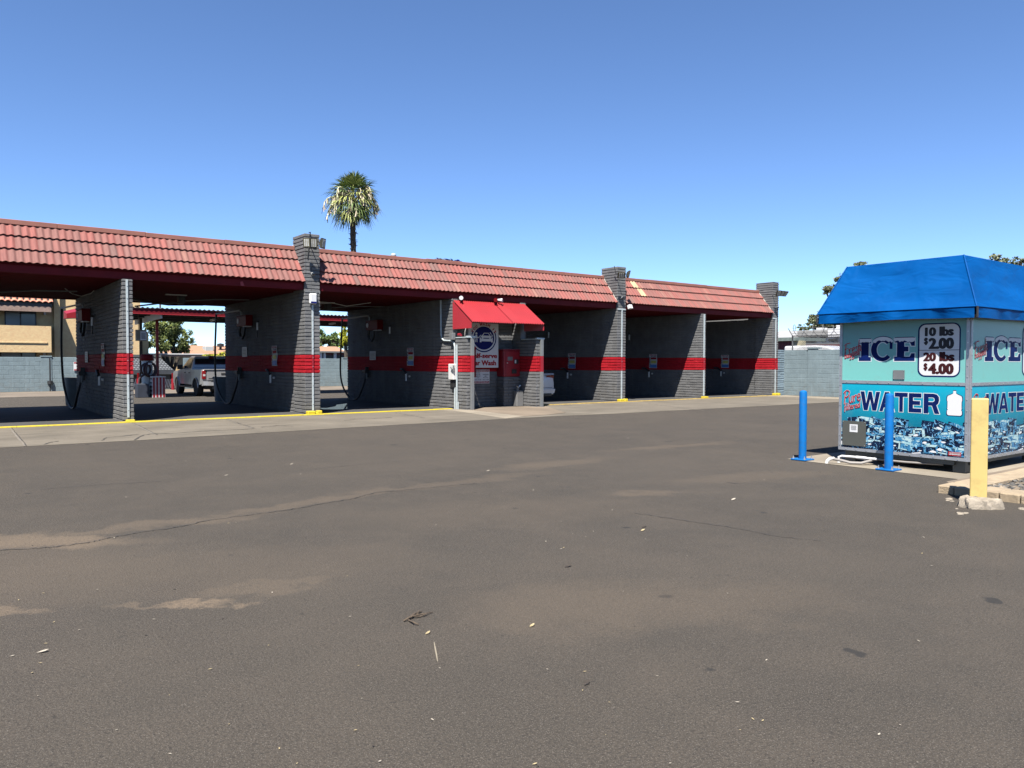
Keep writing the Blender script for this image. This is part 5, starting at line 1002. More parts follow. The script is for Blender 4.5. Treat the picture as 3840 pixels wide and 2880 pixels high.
def pickup(loc, k, rz):
    T = thing('pickup_truck', 'silver crew cab pickup truck parked under the vacuum canopy, seen from behind', 'pickup truck'); W = 1.0
    # lower body: side profile with arches, rear at y=0, front at y=5.7
    prof = [(.02, .62)]+arch(1.22, .49, .55)+arch(4.75, .49, .55)+[(5.55, .55), (5.62, .75), (5.6, 1.05), (5.45, 1.17), (4.3, 1.24), (3.95, 1.27), (.06, 1.30), (0, 1.22)]
    b = MB(); rings = []
    for x, kx, zk in ((-W, 1, 0), (-W+.05, 1, 0.0)): pass
    side_panel(b, prof, -W, 1, .16); side_panel(b, prof, W-.16, 1, .16); b.box((-W+.16, .02, .70), (W-.16, .09, 1.18)); b.box((-W+.16, 2.05, .6), (W-.16, 5.55, 1.1)); b.box((-W+.16, .1, .62), (W-.16, 2.05, .84))
    loft(b, [[(-W+.03, 3.95, 1.1), (W-.03, 3.95, 1.1), (W-.03, 3.95, 1.268), (-W+.03, 3.95, 1.268)], [(-W+.04, 4.6, 1.1), (W-.04, 4.6, 1.1), (W-.1, 4.6, 1.27), (-W+.1, 4.6, 1.27)], [(-W+.1, 5.5, .7), (W-.1, 5.5, .7), (W-.15, 5.5, 1.15), (-W+.15, 5.5, 1.15)]]); b.build('body', M['silver'], T)
    b = MB()   # cab
    loft(b, [[(-.97, 1.98, 1.27), (.97, 1.98, 1.27), (.97, 3.95, 1.27), (-.97, 3.95, 1.27)], [(-.95, 2.0, 1.40), (.95, 2.0, 1.40), (.95, 3.75, 1.42), (-.95, 3.75, 1.42)], [(-.80, 2.18, 1.87), (.80, 2.18, 1.87), (.80, 3.0, 1.89), (-.80, 3.0, 1.89)], [(-.72, 2.28, 1.945), (.72, 2.28, 1.945), (.72, 2.95, 1.955), (-.72, 2.95, 1.955)]]); b.build('cab', M['silver'], T, smooth=30)
    b = MB(); b.add([(-.86, 2.035, 1.36), (.86, 2.035, 1.36), (.76, 2.165, 1.82), (-.76, 2.165, 1.82)], [(0, 1, 2, 3)])
    b2 = MB(); b2.add([(-.86, 1.99, 1.36), (.86, 1.99, 1.36), (.76, 2.155, 1.83), (-.76, 2.155, 1.83)], [(0, 1, 2, 3)]); b2.build('rear_window', M['glassdark'], T)
    for s_ in (-1, 1):
        for nm2, l in (('front_window', [(3.05, 1.36), (3.78, 1.36), (3.05, 1.80), (3.02, 1.80)]), ('rear_side_window', [(2.2, 1.36), (2.97, 1.36), (2.97, 1.81), (2.32, 1.81)])):
            b = MB(); b.add([(s_*(.972-(z-1.40)*.32), y, z) for y, z in l], [(0, 1, 2, 3)]); b.build(nm2, M['glassdark'], T)
        b = MB(); b.cbox((s_*1.0, 3.55, 1.28), (s_*1.26, 3.66, 1.52), .02); b.box((s_*.95, 3.57, 1.30), (s_*1.02, 3.63, 1.34)); b.build('mirror', M['blackplastic'], T)
        for y in (2.25, 3.05): b = MB(); b.cbox((s_*1.0, y, 1.10), (s_*1.03, y+.2, 1.145), .008); b.build('door_handle', M['blackplastic'], T)
        for y in (2.08, 2.98, 3.9): b = MB(); b.box((s_*(W-.002), y, .58), (s_*(W+.003), y+.012, 1.25)); b.build('door_gap', M['blackplastic'], T)
        b = MB(); b.cbox((s_*.84, -.03, .84), (s_*1.012, .10, 1.24), .02, 0); b.box((s_*.87, -.036, .99), (s_*.98, -.029, 1.08), 1); b.build('tail_light', [M['taillight'], M['lightclear']], T)
        for cy in (1.22, 4.75):
            b = MB(); pts = [(s_*(W+.012), cy+.50*math.cos(math.pi*i/14), max(.42, .40+.50*math.sin(math.pi*i/14))) for i in range(15)]; b.tube(pts, .035, 6); b.build('wheel_arch', M['silver'], T, smooth=50)
            wheel(T, s_*.86, cy, .42, .28, s_)
        b = MB(); b.cbox((s_*.9, 1.75, .38), (s_*1.04, 4.25, .46), .02); b.build('side_step', M['blackplastic'], T)
    b = MB(); b.cbox((-.80, -.015, .80), (.80, .03, 1.28), .015); b.cbox((-.93, -.05, 1.275), (.93, .06, 1.315), .012); b.build('tailgate', M['silver'], T); b = MB(); b.cbox((-.14, -.03, 1.04), (.14, -.012, 1.13), .006); b.build('handle', M['blackplastic'], T); b = MB(); b.box((-.72, -.022, .86), (-.42, -.014, .89)); b.build('badge', M['blackplastic'], T)
    b = MB(); loft(b, [[(-1.0, .12, .52), (-1.0, .12, .72), (-.98, -.1, .74), (-.98, -.12, .55)], [(-.62, .0, .5), (-.62, .0, .70), (-.6, -.24, .70), (-.6, -.24, .54)], [(.62, .0, .5), (.62, .0, .70), (.6, -.24, .70), (.6, -.24, .54)], [(1.0, .12, .52), (1.0, .12, .72), (.98, -.1, .74), (.98, -.12, .55)]]); b.build('rear_bumper', M['silver'], T, smooth=30)
    b = MB(); b.cbox((-.62, -.1, .735), (.62, .0, .79), .01); b.build('bumper_step', M['blackplastic'], T)
    b = MB(); b.box((-.8, .1, 1.10), (.8, 1.95, 1.14)); b.box((-.1, 2.05, 1.945), (.1, 2.3, 1.975)); b.box((-.75, .3, .35), (.75, 5.2, .6)); b.tube([(-.82, 1.22, .42), (.82, 1.22, .42)], .06, 8); b.lathe((0, 1.22, .42), [(.14, -.14), (.14, .14)], 12, 0, 'y'); b.build('underbody', M['blackplastic'], T)
    b = MB(); b.box((-.30, 2.10, 1.845), (-.12, 2.16, 1.885), 0); b.box((.12, 2.10, 1.845), (.30, 2.16, 1.885), 0); b.box((-.12, 2.10, 1.84), (.12, 2.17, 1.89), 1); b.build('brake_lamp', [M['lightclear'], M['taillight']], T); b = MB(); b.add([(-.04, 2.4, 1.95), (.04, 2.4, 1.95), (0, 2.62, 1.95), (0, 2.42, 2.03)], [(0, 1, 3), (1, 2, 3), (2, 0, 3)]); b.build('antenna_fin', M['blackplastic'], T)
    b = MB(); b.tube([(-.55, .1, .42), (-.55, -.12, .42)], .04, 10); b.build('exhaust', M['chrome'], T)
    T.location = loc; T.scale = (k, k, k); T.rotation_euler = (0, 0, rz); return T
g0 = gr(746.5, 1485, -.08); pickup((g0.x+.86*.94-.02, g0.y-1.22*.94, -.08), .94, 0)
def sedan(loc, rz):
    T = thing('sedan', 'white sedan parked nose-in inside the bay beside the change booth', 'car'); W = .9
    R_ = lambda y, w0, w1, z0, z1, wt: [(-w0, y, z0), (-w1, y, z0+.18), (-w1, y, z0+(z1-z0)*.55), (-w1+.03, y, z1-.12), (-wt, y, z1-.015), (-wt*.5, y, z1), (wt*.5, y, z1), (wt, y, z1-.015), (w1-.03, y, z1-.12), (w1, y, z0+(z1-z0)*.55), (w1, y, z0+.18), (w0, y, z0)]
    b = MB(); loft(b, [R_(.0, .70, .74, .38, .92, .62), R_(.05, .80, .83, .28, 1.02, .70), R_(.25, .84, .88, .24, 1.06, .76), R_(.9, .86, .90, .22, 1.03, .80), R_(2.3, .86, .90, .2, .98, .82), R_(3.4, .86, .90, .2, .94, .80), R_(4.3, .8, .85, .24, .80, .7), R_(4.65, .62, .66, .32, .68, .5)]); b.build('body', M['carwhite'], T, smooth=35)
    b = MB(); q = lambda y, w, z: [(-w, y, z), (w, y, z)]
    loft(b, [[(-.78, .45, 1.03), (.78, .45, 1.03), (.80, 3.45, .94), (-.80, 3.45, .94)], [(-.58, 1.35, 1.42), (.58, 1.35, 1.42), (.58, 2.4, 1.44), (-.58, 2.4, 1.44)], [(-.5, 1.5, 1.455), (.5, 1.5, 1.455), (.5, 2.3, 1.465), (-.5, 2.3, 1.465)]]); b.build('cabin', M['glassdark'], T, smooth=25)
    b = MB(); b.cbox((-.56, 1.38, 1.445), (.56, 2.38, 1.475), .012); b.build('roof', M['carwhite'], T, smooth=30)
    b = MB(); loft(b, [[(-.74, -.07, 1.03), (.74, -.07, 1.03), (.74, -.06, 1.06), (-.74, -.06, 1.06)], [(-.79, .12, 1.05), (.79, .12, 1.05), (.79, .14, 1.095), (-.79, .14, 1.095)], [(-.78, .5, 1.03), (.78, .5, 1.03), (.78, .5, 1.06), (-.78, .5, 1.06)]]); b.build('spoiler', M['carwhite'], T, smooth=25)
    for s_ in (-1, 1):
        b = MB(); b.add([(s_*.42, -.012, .99), (s_*.42, -.012, .93), (s_*.80, .015, .90), (s_*.895, .34, .95), (s_*.89, .34, 1.0), (s_*.78, .0, 1.0)], [(0, 1, 2, 5), (5, 2, 3, 4)]); b.build('tail_light', M['taillight'], T)
        b = MB(); b.cbox((s_*.58, -.012, .42), (s_*.8, .06, .455), .006); b.build('reflector', M['blackplastic'], T)
        for cy in (.95, 3.65): wheel(T, s_*.80, cy, .33, .22, s_)
    b = MB(); b.cbox((-.27, -.02, .68), (.27, .0, .82), .006); b.build('number_plate', M['offwhite'], T); b = MB(); loft(b, [[(-.86, .02, .50), (.86, .02, .50), (.86, .3, .48), (-.86, .3, .48)], [(-.80, -.075, .48), (.80, -.075, .48), (.86, .3, .40), (-.86, .3, .40)], [(-.76, -.06, .33), (.76, -.06, .33), (.84, .3, .28), (-.84, .3, .28)]]); b.build('rear_bumper', M['carwhite'], T, smooth=40)
    b = MB(); b.cbox((-.66, -.05, .22), (.66, .3, .335), .02); b.build('diffuser', M['blackplastic'], T); b = MB(); b.tube([(-.72, .0, .54), (.72, .0, .54)], .008, 6); b.build('trunk_gap', M['blackplastic'], T)
    T.location = loc; T.rotation_euler = (0, 0, rz); return T
sedan((at(2086, 1400, 22.15).x-.91, 22.15, .01), 0)
VN = thing('van', 'white van with only its roof showing above the right block wall', 'van', (37, 22, 0)); pa, pb_ = atx(2940, 1298, 36), atx(3137, 1311, 36); za = pa.z; b = MB()
b.prism([(pa.y, .5), (pa.y, za), (pb_.y+1.2, za+.02), (pb_.y+.5, za-.05), (pb_.y+.1, za-.22), (pb_.y-.6, 1.35), (pb_.y-1.2, 1.2), (pb_.y-1.3, .5)], (36, 0, 0), (0, 1, 0), (0, 0, 1), (1, 0, 0), 2.0); vb = b.build('body', M['carwhite'], VN)
bv = vb.modifiers.new('edge', 'BEVEL'); bv.width = .09; bv.segments = 3
b = MB(); b.add([(36.2, pb_.y-.02, za-.3), (37.8, pb_.y-.02, za-.3), (37.8, pb_.y-.56, 1.4), (36.2, pb_.y-.56, 1.4)], [(0, 1, 2, 3)]); b.build('windscreen', M['glassdark'], VN)
for yy in (pa.y-.9, pb_.y-.5):
    for xx, s_ in ((36.1, -1), (37.9, 1)): wheel(VN, xx, yy, .34, .22, s_)
# ------------------------------------------------------------------ vacuum island and canopy behind the bays
YC0, YC1 = 34.9, 38.9; XC = at(420, 1160, 34.9).x; zc = at(670, 1158, YC0).z; zf = at(700, 1206, YC1).z
CA = thing('vacuum_canopy', 'long red-edged corrugated canopy over the vacuum islands behind the car wash', 'canopy', (12, 37, 0)); b = MB(); corr(b, (XC, YC0-.06, zc), (34, YC0-.06, zc), (XC, YC1, zf+.10), .19, .022, (0, 0, 1)); b.build('roof_sheet', M['galv'], CA)
b = MB(); b.box((XC, YC0, zc-.25), (34, YC0+.05, zc-.035), 0); b.box((XC, YC0-.03, zc-.275), (34, YC0+.08, zc-.24), 1); b.build('fascia', [M['maroon'], M['boothred']], CA); b = MB(); b.box((XC, YC1-.06, zf-.02), (34, YC1, zf+.06)); b.build('rear_beam', M['darkmetal'], CA)
for y in (35.7, 36.5, 37.3, 38.1): b = MB(); z = zc-.04-(zc-zf-.1)*(y-YC0)/(YC1-YC0); b.box((XC, y, z-.12), (34, y+.05, z-.03)); b.build('purlin', M['darkmetal'], CA)
for px, m_ in ((589.5, 'guardred'), (528.5, 'twig'), (980, 'guardred'), (1400, 'guardred')): p = at(px, 1300, 37.2); b = MB(); b.box((p.x-.055, 37.15, -.1), (p.x+.055, 37.26, zf+.02)); b.build('post', M[m_], CA)
p, q = at(606, 1182, 35.0), at(508, 1207, 38.8); b = MB(); b.obox((p+q)/2+V3(0, 0, .0), (q-p)/2, V3(.03, 0, 0), V3(0, 0, .13)); b.build('cross_beam', M['offwhite'], CA)
for pxx, pyy in ((797, 1200), (1246, 1213)): p = at(pxx, pyy, 36.6); b = MB(); b.obox(p, V3(.05, .45, 0), V3(.05, 0, 0), V3(0, 0, .04)); b.build('tube_lamp', M['white'], CA)
zb = -.08; p = at(551.5, 1400, 36.9); VX = p.x
t = thing('vacuum', 'silver vacuum cylinder with a red dome and dark hose loops under the canopy', 'vacuum cleaner', (VX, 36.9, zb)); zd = at(551, 1352, 36.9).z; zt = at(551, 1327, 36.9).z
b = MB(); b.lathe((VX, 36.9, 0), [(.20, zb), (.20, .35), (.225, .36), (.225, zd)], 24); b.build('drum', M['galv'], t, smooth=40); b = MB(); b.lathe((VX, 36.9, 0), [(.27, zd-.005), (.285, zd+.03), (.28, zd+.2), (.22, zt-.02), (.0, zt)], 24); b.build('dome', M['boxred'], t, smooth=40)
c = at(561, 1385, 36.6); b = MB()
for rr, dx, dz, dy in ((.27, 0, 0, 0), (.25, .05, -.02, -.07), (.22, -.14, .0, .05)): b.tube([(c.x+dx+rr*.85*math.cos(a*math.pi/16), 36.62+dy, c.z+dz+rr*1.15*math.sin(a*math.pi/16)) for a in range(33)], .042, 8)
b.tube([(c.x-.2, 36.6, c.z-.2), (c.x-.42, 36.6, c.z-.4), (c.x-.45, 36.6, c.z-.75)], .045, 8); b.build('hose', mat('maroon_hose', (.05, .012, .012), .6), t, smooth=50); b = MB(); b.cbox((c.x-.07, 36.48, c.z+.2), (c.x+.07, 36.54, c.z+.29), .006); b.build('tag_plate', M['offwhite'], t)
a_, c_ = at(571, 1490, 36.25), at(620, 1411, 36.25); t = thing('striped_bin', 'square bin with red and white vertical stripes and a black and white side', 'bin', (a_.x, 36.25, zb)); w_ = c_.x-a_.x; y1 = 36.25+.52
b = MB(); b.box((a_.x+.005, 36.255, zb), (c_.x-.005, y1, c_.z-.04), 0); b.box((a_.x-.02, 36.23, c_.z-.04), (c_.x+.02, y1+.02, c_.z), 0); b.build('body', M['signwhite'], t); b = MB()
for k in range(4): u = a_.x+w_*(.06+.25*k); b.box((u, 36.243, zb+.01), (u+w_*.145, 36.253, c_.z-.05))
b.build('red_slats', M['guardred'], t); b = MB()
for k in range(5): z = zb+.08+(c_.z-zb)*.19*k; b.box((a_.x-.004, 36.26, z), (a_.x+.003, y1-.01, z+.07))
b.build('black_bands', M['blackplastic'], t)
a_, c_ = at(515, 1488, 36.3), at(558, 1440, 36.3); b = MB(); b.cbox((a_.x, 36.3, zb), (c_.x, 36.8, c_.z), .015); b.cbox((a_.x+.04, 36.34, c_.z-.01), (c_.x-.04, 36.76, c_.z+.015), .006); tag(b.build('planter_box', mat('dark_blue_paint', (.035, .045, .07), .6)), 'plain dark blue box beside the striped bin under the canopy', 'box')
a_, c_ = at(511, 1278, 36.2), at(550, 1237, 36.2); t = thing('canopy_sign', 'beige hanging box with a white notice under the vacuum canopy', 'sign', (a_.x, 36.2, a_.z)); b = MB(); b.cbox((a_.x, 36.2, a_.z), (c_.x, 36.4, c_.z), .01); b.tube([((a_.x+c_.x)/2-.1, 36.3, c_.z), ((a_.x+c_.x)/2-.1, 36.3, zc-.1)], .012, 6); b.build('box', mat('beige_box', (.36, .31, .22), .7), t)
b = MB(); p, q = at(527, 1275, 36.19), at(549, 1243, 36.19); b.box((p.x, 36.185, p.z), (q.x, 36.197, q.z), 0)
for k in range(6): z = p.z+.06+(q.z-p.z-.1)*k/6; b.box((p.x+.03, 36.180, z), (q.x-.03, 36.184, z+.02), 1)
b.build('paper', [M['paper'], M['inkgrey']], t)
# grey hip-roofed enclosure at the back with red pipes in front
def shingle():
    m = NT('pale_dot_shingle'); m.b.inputs['Roughness'].default_value = .85; br = m.n('ShaderNodeTexBrick'); br.inputs['Scale'].default_value = 1; br.inputs['Brick Width'].default_value = .16; br.inputs['Row Height'].default_value = .095; br.inputs['Mortar Size'].default_value = .032
    cx = m.n('ShaderNodeCombineXYZ'); s_ = m.sep(); m.l(s_[0], cx.inputs[0]); m.l(s_[2], cx.inputs[1]); m.l(cx.outputs[0], br.inputs['Vector'])
    for k, c in (('Color1', (.30, .32, .34, 1)), ('Color2', (.22, .24, .26, 1)), ('Mortar', (.045, .05, .06, 1))): br.inputs[k].default_value = (*[q*.45 for q in c[:3]], 1)
    m.col(br.outputs['Color']); return m.mat
YE = 44.0; x0, x1 = at(455, 1400, YE).x, at(686, 1400, YE).x; ze, zm, zt = at(600, 1395, YE).z, at(600, 1340, YE).z, at(600, 1330, YE).z
EN = thing('enclosure', 'grey enclosure with a dotted mansard roof at the back of the lot', 'enclosure', ((x0+x1)/2, YE, 0)); M['encgray'] = mat('enclosure_gray', (.10, .115, .12), .8, var=.15)
b = MB(); b.box((x0, YE+.25, -.1), (x1-.6, YE+3, ze)); b.build('wall', M['encgray'], EN); b = MB(); b.box((x0, YE-.05, ze-.12), (x1-.45, YE+.3, ze+.12)); b.build('eave', mat('enclosure_trim', (.05, .06, .075), .7), EN)
b = MB(); b.add([(x0, YE, ze+.12), (x1-.5, YE, ze+.12), (x1-1.0, YE+.7, zm), (x0, YE+.7, zm), (x1-.5, YE+3.2, ze+.12), (x1-1.0, YE+2.5, zm), (x0, YE+3, ze+.12), (x0, YE+2.5, zm)], [(0, 1, 2, 3), (1, 4, 5, 2), (4, 6, 7, 5), (3, 2, 5, 7)]); b.build('roof', shingle(), EN); b = MB(); b.box((x0, YE+.62, zm), (x1-.95, YE+2.55, zt)); b.build('roof_cap', M['encgray'], EN)
for px in (519, 648.5):
    t = thing('standpipe', 'red pipe with a valve in front of the grey enclosure, '+('left of' if px < 600 else 'right of')+' the striped bin', 'pipe', (at(px, 1450, YE-.4).x, YE-.4, -.02), 'red pipes'); p, q = at(px, 1458, YE-.4), at(px, 1420, YE-.4); b = MB(); b.tube([(p.x, YE-.4, -.1), (p.x, YE-.4, q.z)], .08, 10); b.build('pipe', M['guardred'], t); b = MB(); b.tube([(p.x, YE-.4, q.z), (p.x, YE-.4, q.z+.3)], .06, 8); b.build('valve', M['boxred'], t)
for pxx in (515, 627):
    b = MB(); p = at(pxx, 1437, YE+.24)
    for k in range(4): b.obox((p.x-.12+.08*k, YE+.24, p.z), V3(.02, 0, .0), V3(0, .008, 0), V3(.05, 0, .22))
    tag(b.build('wall_mark', M['offwhite']), 'pale hatched plate on the grey enclosure wall '+('behind the dark box' if pxx < 600 else 'between the striped bin and the pickup'), 'plate', 'hatched plates')
# ------------------------------------------------------------------ apartments behind the left bay
def stucco(name, c):
    m = NT(name); m.b.inputs['Roughness'].default_value = .95; m.col(m.mix(m.mr(m.noise(5, 5, .7), .35, .65), sc(c, .86), sc(c, 1.08))); m.bump(m.noise(7, 4, .7, dist=1), .5, .03); return m.mat
M['tan'] = stucco('tan_stucco', (1.05, .70, .37)); M['clay'] = mat('clay_tile', (.85, .36, .23), .8, var=.15, scale=3); M['beam'] = mat('weathered_beam', (.42, .29, .23), .9, var=.2, scale=8); M['frame'] = mat('bronze_frame', (.02, .018, .016), .4)
AP = thing('apartment_building', 'two-storey tan stucco apartment building with clay tile canopy and walled balcony', 'apartment building', (3, 54, 0)); Y0, Y1 = 52.0, 53.25
zb1, zb0 = at(94, 1221, Y0).z, at(94, 1321, Y0).z; xr = at(192.5, 1270, Y0).x; xl = -9
b = MB(); b.box((xl, Y0, zb0), (xr, Y0+.22, zb1)); b.box((xl, Y0+.22, zb0), (xr, Y1, zb0+.2)); b.box((xr-.2, Y0+.22, zb0+.2), (xr, Y1, zb1)); b.build('balcony', M['tan'], AP)
b = MB(); p = at(94, 1283, Y0); b.cbox((xl, Y0-.05, p.z-.06), (xr-.2, Y0-.003, p.z+.03), .01); b.build('ledge', M['tan'], AP)
xw = at(527, 1200, Y1).x; b = MB(); b.box((xl, Y1, -.1), (xw, Y1+8, 6.6)); b.build('wall', M['tan'], AP); b = MB(); xq = at(557, 1280, Y1+2.6).x; b.box((xw-.05, Y1+2.6, -.1), (xq, Y1+6, at(545, 1246, Y1+2.6).z)); b.build('stair_wall', M['tan'], AP)
b = MB(); xc0 = at(203, 1200, Y1-.3).x; b.box((xc0, Y1-.3, -.1), (xc0+.3, Y1-.01, 6.6)); b.build('pilaster', M['tan'], AP)
p = at(94, 1146, Y0-.3); q = at(94, 1167, Y0-.3); xt = at(192, 1150, Y0-.3).x; b = MB(); b.box((xl, Y0-.3, q.z), (xt, Y0-.1, p.z)); b.box((xl, Y0-.1, p.z-.1), (xt, Y1, p.z+.02)); b.build('beam', M['beam'], AP); zt0 = p.z+.2
b = MB(); b.box((xl, Y0-.22, p.z+.02), (xt+.08, Y0-.16, zt0)); b.build('fascia', M['frame'], AP)
b = MB(); per = .3; n = int((xt+.12-xl)/per*8); e = V3(0, .86, .51)
for k in range(6):
    O_ = V3(xl, Y0-.42, zt0)+e*(.30*k); lo, hi = [], []
    for i in range(n+1): x = per*i/8; h = .075*abs(math.cos(math.pi*x/per)); lo.append(O_+V3(x, 0, h+.035)); hi.append(O_+e*.33+V3(x, 0, h))
    m_ = n+1; b.add(lo+hi+[p_-V3(0, 0, .03) for p_ in lo], [(i, i+1, m_+i+1, m_+i) for i in range(n)]+[(2*m_+i, 2*m_+i+1, i+1, i) for i in range(n)])
b.build('tile_roof', M['clay'], AP, smooth=50); b = MB(); b.box((xl, Y0-.2, zt0), (xt+.1, Y0-.15, zt0+.02)); b.add([(xl, Y0-.38, zt0), (xt+.1, Y0-.38, zt0), (xt+.1, Y1, zt0+1.6), (xl, Y1, zt0+1.6)], [(0, 1, 2, 3)]); b.add([(xt+.08, Y0-.3, p.z), (xt+.08, Y1, p.z), (xt+.08, Y1, zt0+1.6), (xt+.08, Y0-.38, zt0)], [(0, 1, 2, 3)]); b.build('roof_deck', M['frame'], AP)
def window(px0, py0, px1, py1, mull):
    a, c = at(px0, py1, Y1-.02), at(px1, py0, Y1-.02); b = MB(); b.box((a.x-.06, Y1-.05, a.z-.05), (c.x+.06, Y1-.005, c.z+.05)); f = b.build('window', M['frame'], AP); b = MB(); xm = at(mull, py0, Y1-.02).x
    b.box((a.x, Y1-.07, a.z), (xm-.04, Y1-.052, c.z), 0); b.box((xm+.04, Y1-.07, a.z), (c.x, Y1-.052, c.z), 1); b.build('pane', [M['blind'], M['glassblue']], f)
M['blind'] = mat('pale_blind', (.30, .33, .34), .3, var=.12, scale=1.5); M['glassblue'] = mat('blue_glass', (.10, .125, .145), .12, var=.05); window(22, 1171, 131, 1224, 76); window(5, 1322, 131, 1352, 80); window(-180, 1171, -70, 1224, -125)
b = MB(); p = at(168, 1175, Y1-.1); b.cbox((p.x-.06, Y1-.14, p.z-.1), (p.x+.06, Y1-.005, p.z+.1), .02); b.build('porch_lamp', M['offwhite'], AP); b = MB(); p = at(167, 1327, Y1-.1); b.cbox((p.x-.06, Y1-.14, p.z-.1), (p.x+.06, Y1-.005, p.z+.1), .02); b.build('porch_lamp', M['offwhite'], AP)
# ------------------------------------------------------------------ houses and storage behind
M['tanroof'] = mat('tan_tile_roof', (.62, .34, .20), .85, var=.15, scale=2, fine=.25, bscale=20)
HS = thing('house', 'low house with a tan tiled roof beyond the pickup truck', 'house', (22, 66, 0)); YH = 64; a, c = at(690, 1330, YH), at(1010, 1299, YH+4); b = MB(); b.add([(a.x-1, YH, at(700, 1327, YH).z), (c.x, YH, at(850, 1327, YH).z), (c.x, YH+4, c.z), (a.x+1.2, YH+4, c.z), (a.x-1, YH+8, a.z), (c.x, YH+8, a.z)], [(0, 1, 2, 3), (3, 2, 5, 4), (0, 3, 4)]); b.build('roof', M['tanroof'], HS); b = MB(); b.box((a.x-.6, YH+.4, -.1), (c.x-.3, YH+7.6, a.z+.1)); b.build('wall', M['tan'], HS)
p, q = at(770, 1318, YH+1.5), at(801, 1299, YH+1.5); b = MB(); b.cbox((p.x, YH+1.5, p.z-.4), (q.x, YH+2.4, q.z), .03); b.build('cooling_unit', M['galv'], HS); p = at(827, 1303, YH+2); b = MB(); b.lathe((p.x, YH+2, p.z-.3), [(.1, 0), (.1, .35), (.28, .36), (.28, .6), (0, .66)], 12); b.build('roof_vent', M['darkmetal'], HS)
p, q = at(560, 1336, 55), at(782, 1328, 55); b = MB(); b.box((p.x, 55, p.z), (q.x, 58, q.z-.04), 0); b.box((p.x, 54.95, q.z-.04), (q.x, 58, q.z+.03), 1); b.box((q.x-.6, 55.5, -.1), (q.x-.45, 55.65, p.z), 0); b.box((p.x+.5, 55.5, -.1), (p.x+.65, 55.65, p.z), 0); tag(b.build('carport', [M['beam'], M['offwhite']]), 'flat brown carport roof with a pale edge behind the grey enclosure', 'carport')
YS = 60; ST = thing('storage_building', 'cream storage building with maroon roll doors and a tan hip roof', 'storage building', (27, 62, 0)); a, c = at(1150, 1316, YS), at(1420, 1316, YS); hp_ = at(1280, 1314, YS)
b = MB(); b.box((a.x, YS+.2, -.1), (c.x, YS+6, a.z-.05)); b.build('wall', M['rolldoor'], ST); b = MB(); ap, aq = at(1150, 1298, YS+2.5), at(1262, 1298, YS+2.5); b.add([(a.x-1, YS-.2, a.z), (hp_.x+.3, YS-.2, a.z), (aq.x, YS+2.5, ap.z), (a.x-1, YS+2.5, ap.z), (hp_.x+.3, YS+5, a.z), (a.x-1, YS+5, a.z)], [(0, 1, 2, 3), (1, 4, 2), (3, 2, 4, 5)]); b.build('roof', M['tanroof'], ST); b = MB(); b.box((a.x, YS-.25, a.z-.12), (c.x, YS+3, a.z-.005)); b.build('gutter', M['steelgray'], ST)
for px0, px1 in ((1196, 1207), (1213, 1221), (1252, 1261), (1298, 1306), (1350, 1358)): p, q = at(px0, 1345, YS), at(px1, 1318, YS); b = MB(); b.box((p.x, YS-.05, -.1), (q.x, YS+.18, q.z)); b.build('pier', M['whitestucco'], ST)
for px0, px1 in ((1221, 1252), (1261, 1298)): p, q = at(px0, 1345, YS), at(px1, 1333, YS); b = MB(); b.box((p.x, YS+.12, p.z), (q.x, YS+.17, q.z)); b.build('door', M['encgray'], ST)
p = at(600, 1100, 70); b = MB(); b.tube([(p.x, 70, 0), (p.x, 70, at(595, 1141, 70).z)], .07, 6); tag(b.build('utility_pole', M['twig']), 'thin grey pole rising beyond the vacuum canopy roof', 'pole')
# ------------------------------------------------------------------ trees
M['bark'] = mat('bark', (.12, .095, .07), .95, var=.3, scale=6, bump=.6)
def leafmat(name, c, var=.35):
    m = NT(name); m.b.inputs['Roughness'].default_value = .6; m.b.inputs['Specular IOR Level'].default_value = .25; m.col(m.mix(m.mr(m.noise(1.2, 3), .35, .65), sc(c, (1-var)*2.0), sc(c, (1+var)*2.0))); m.b.inputs['Subsurface Weight'].default_value = 0; return m.mat
LM = {'olive': [leafmat('olive_leaf_light', (.14, .165, .045)), leafmat('olive_leaf_dark', (.06, .085, .028))], 'gray': [leafmat('gray_leaf_light', (.17, .18, .10)), leafmat('gray_leaf_dark', (.07, .085, .045))], 'yellow': [leafmat('yellow_bloom', (.50, .46, .03)), leafmat('yellow_leaf', (.20, .22, .03))], 'green': [leafmat('green_leaf_light', (.11, .16, .045)), leafmat('green_leaf_dark', (.045, .075, .022))]}
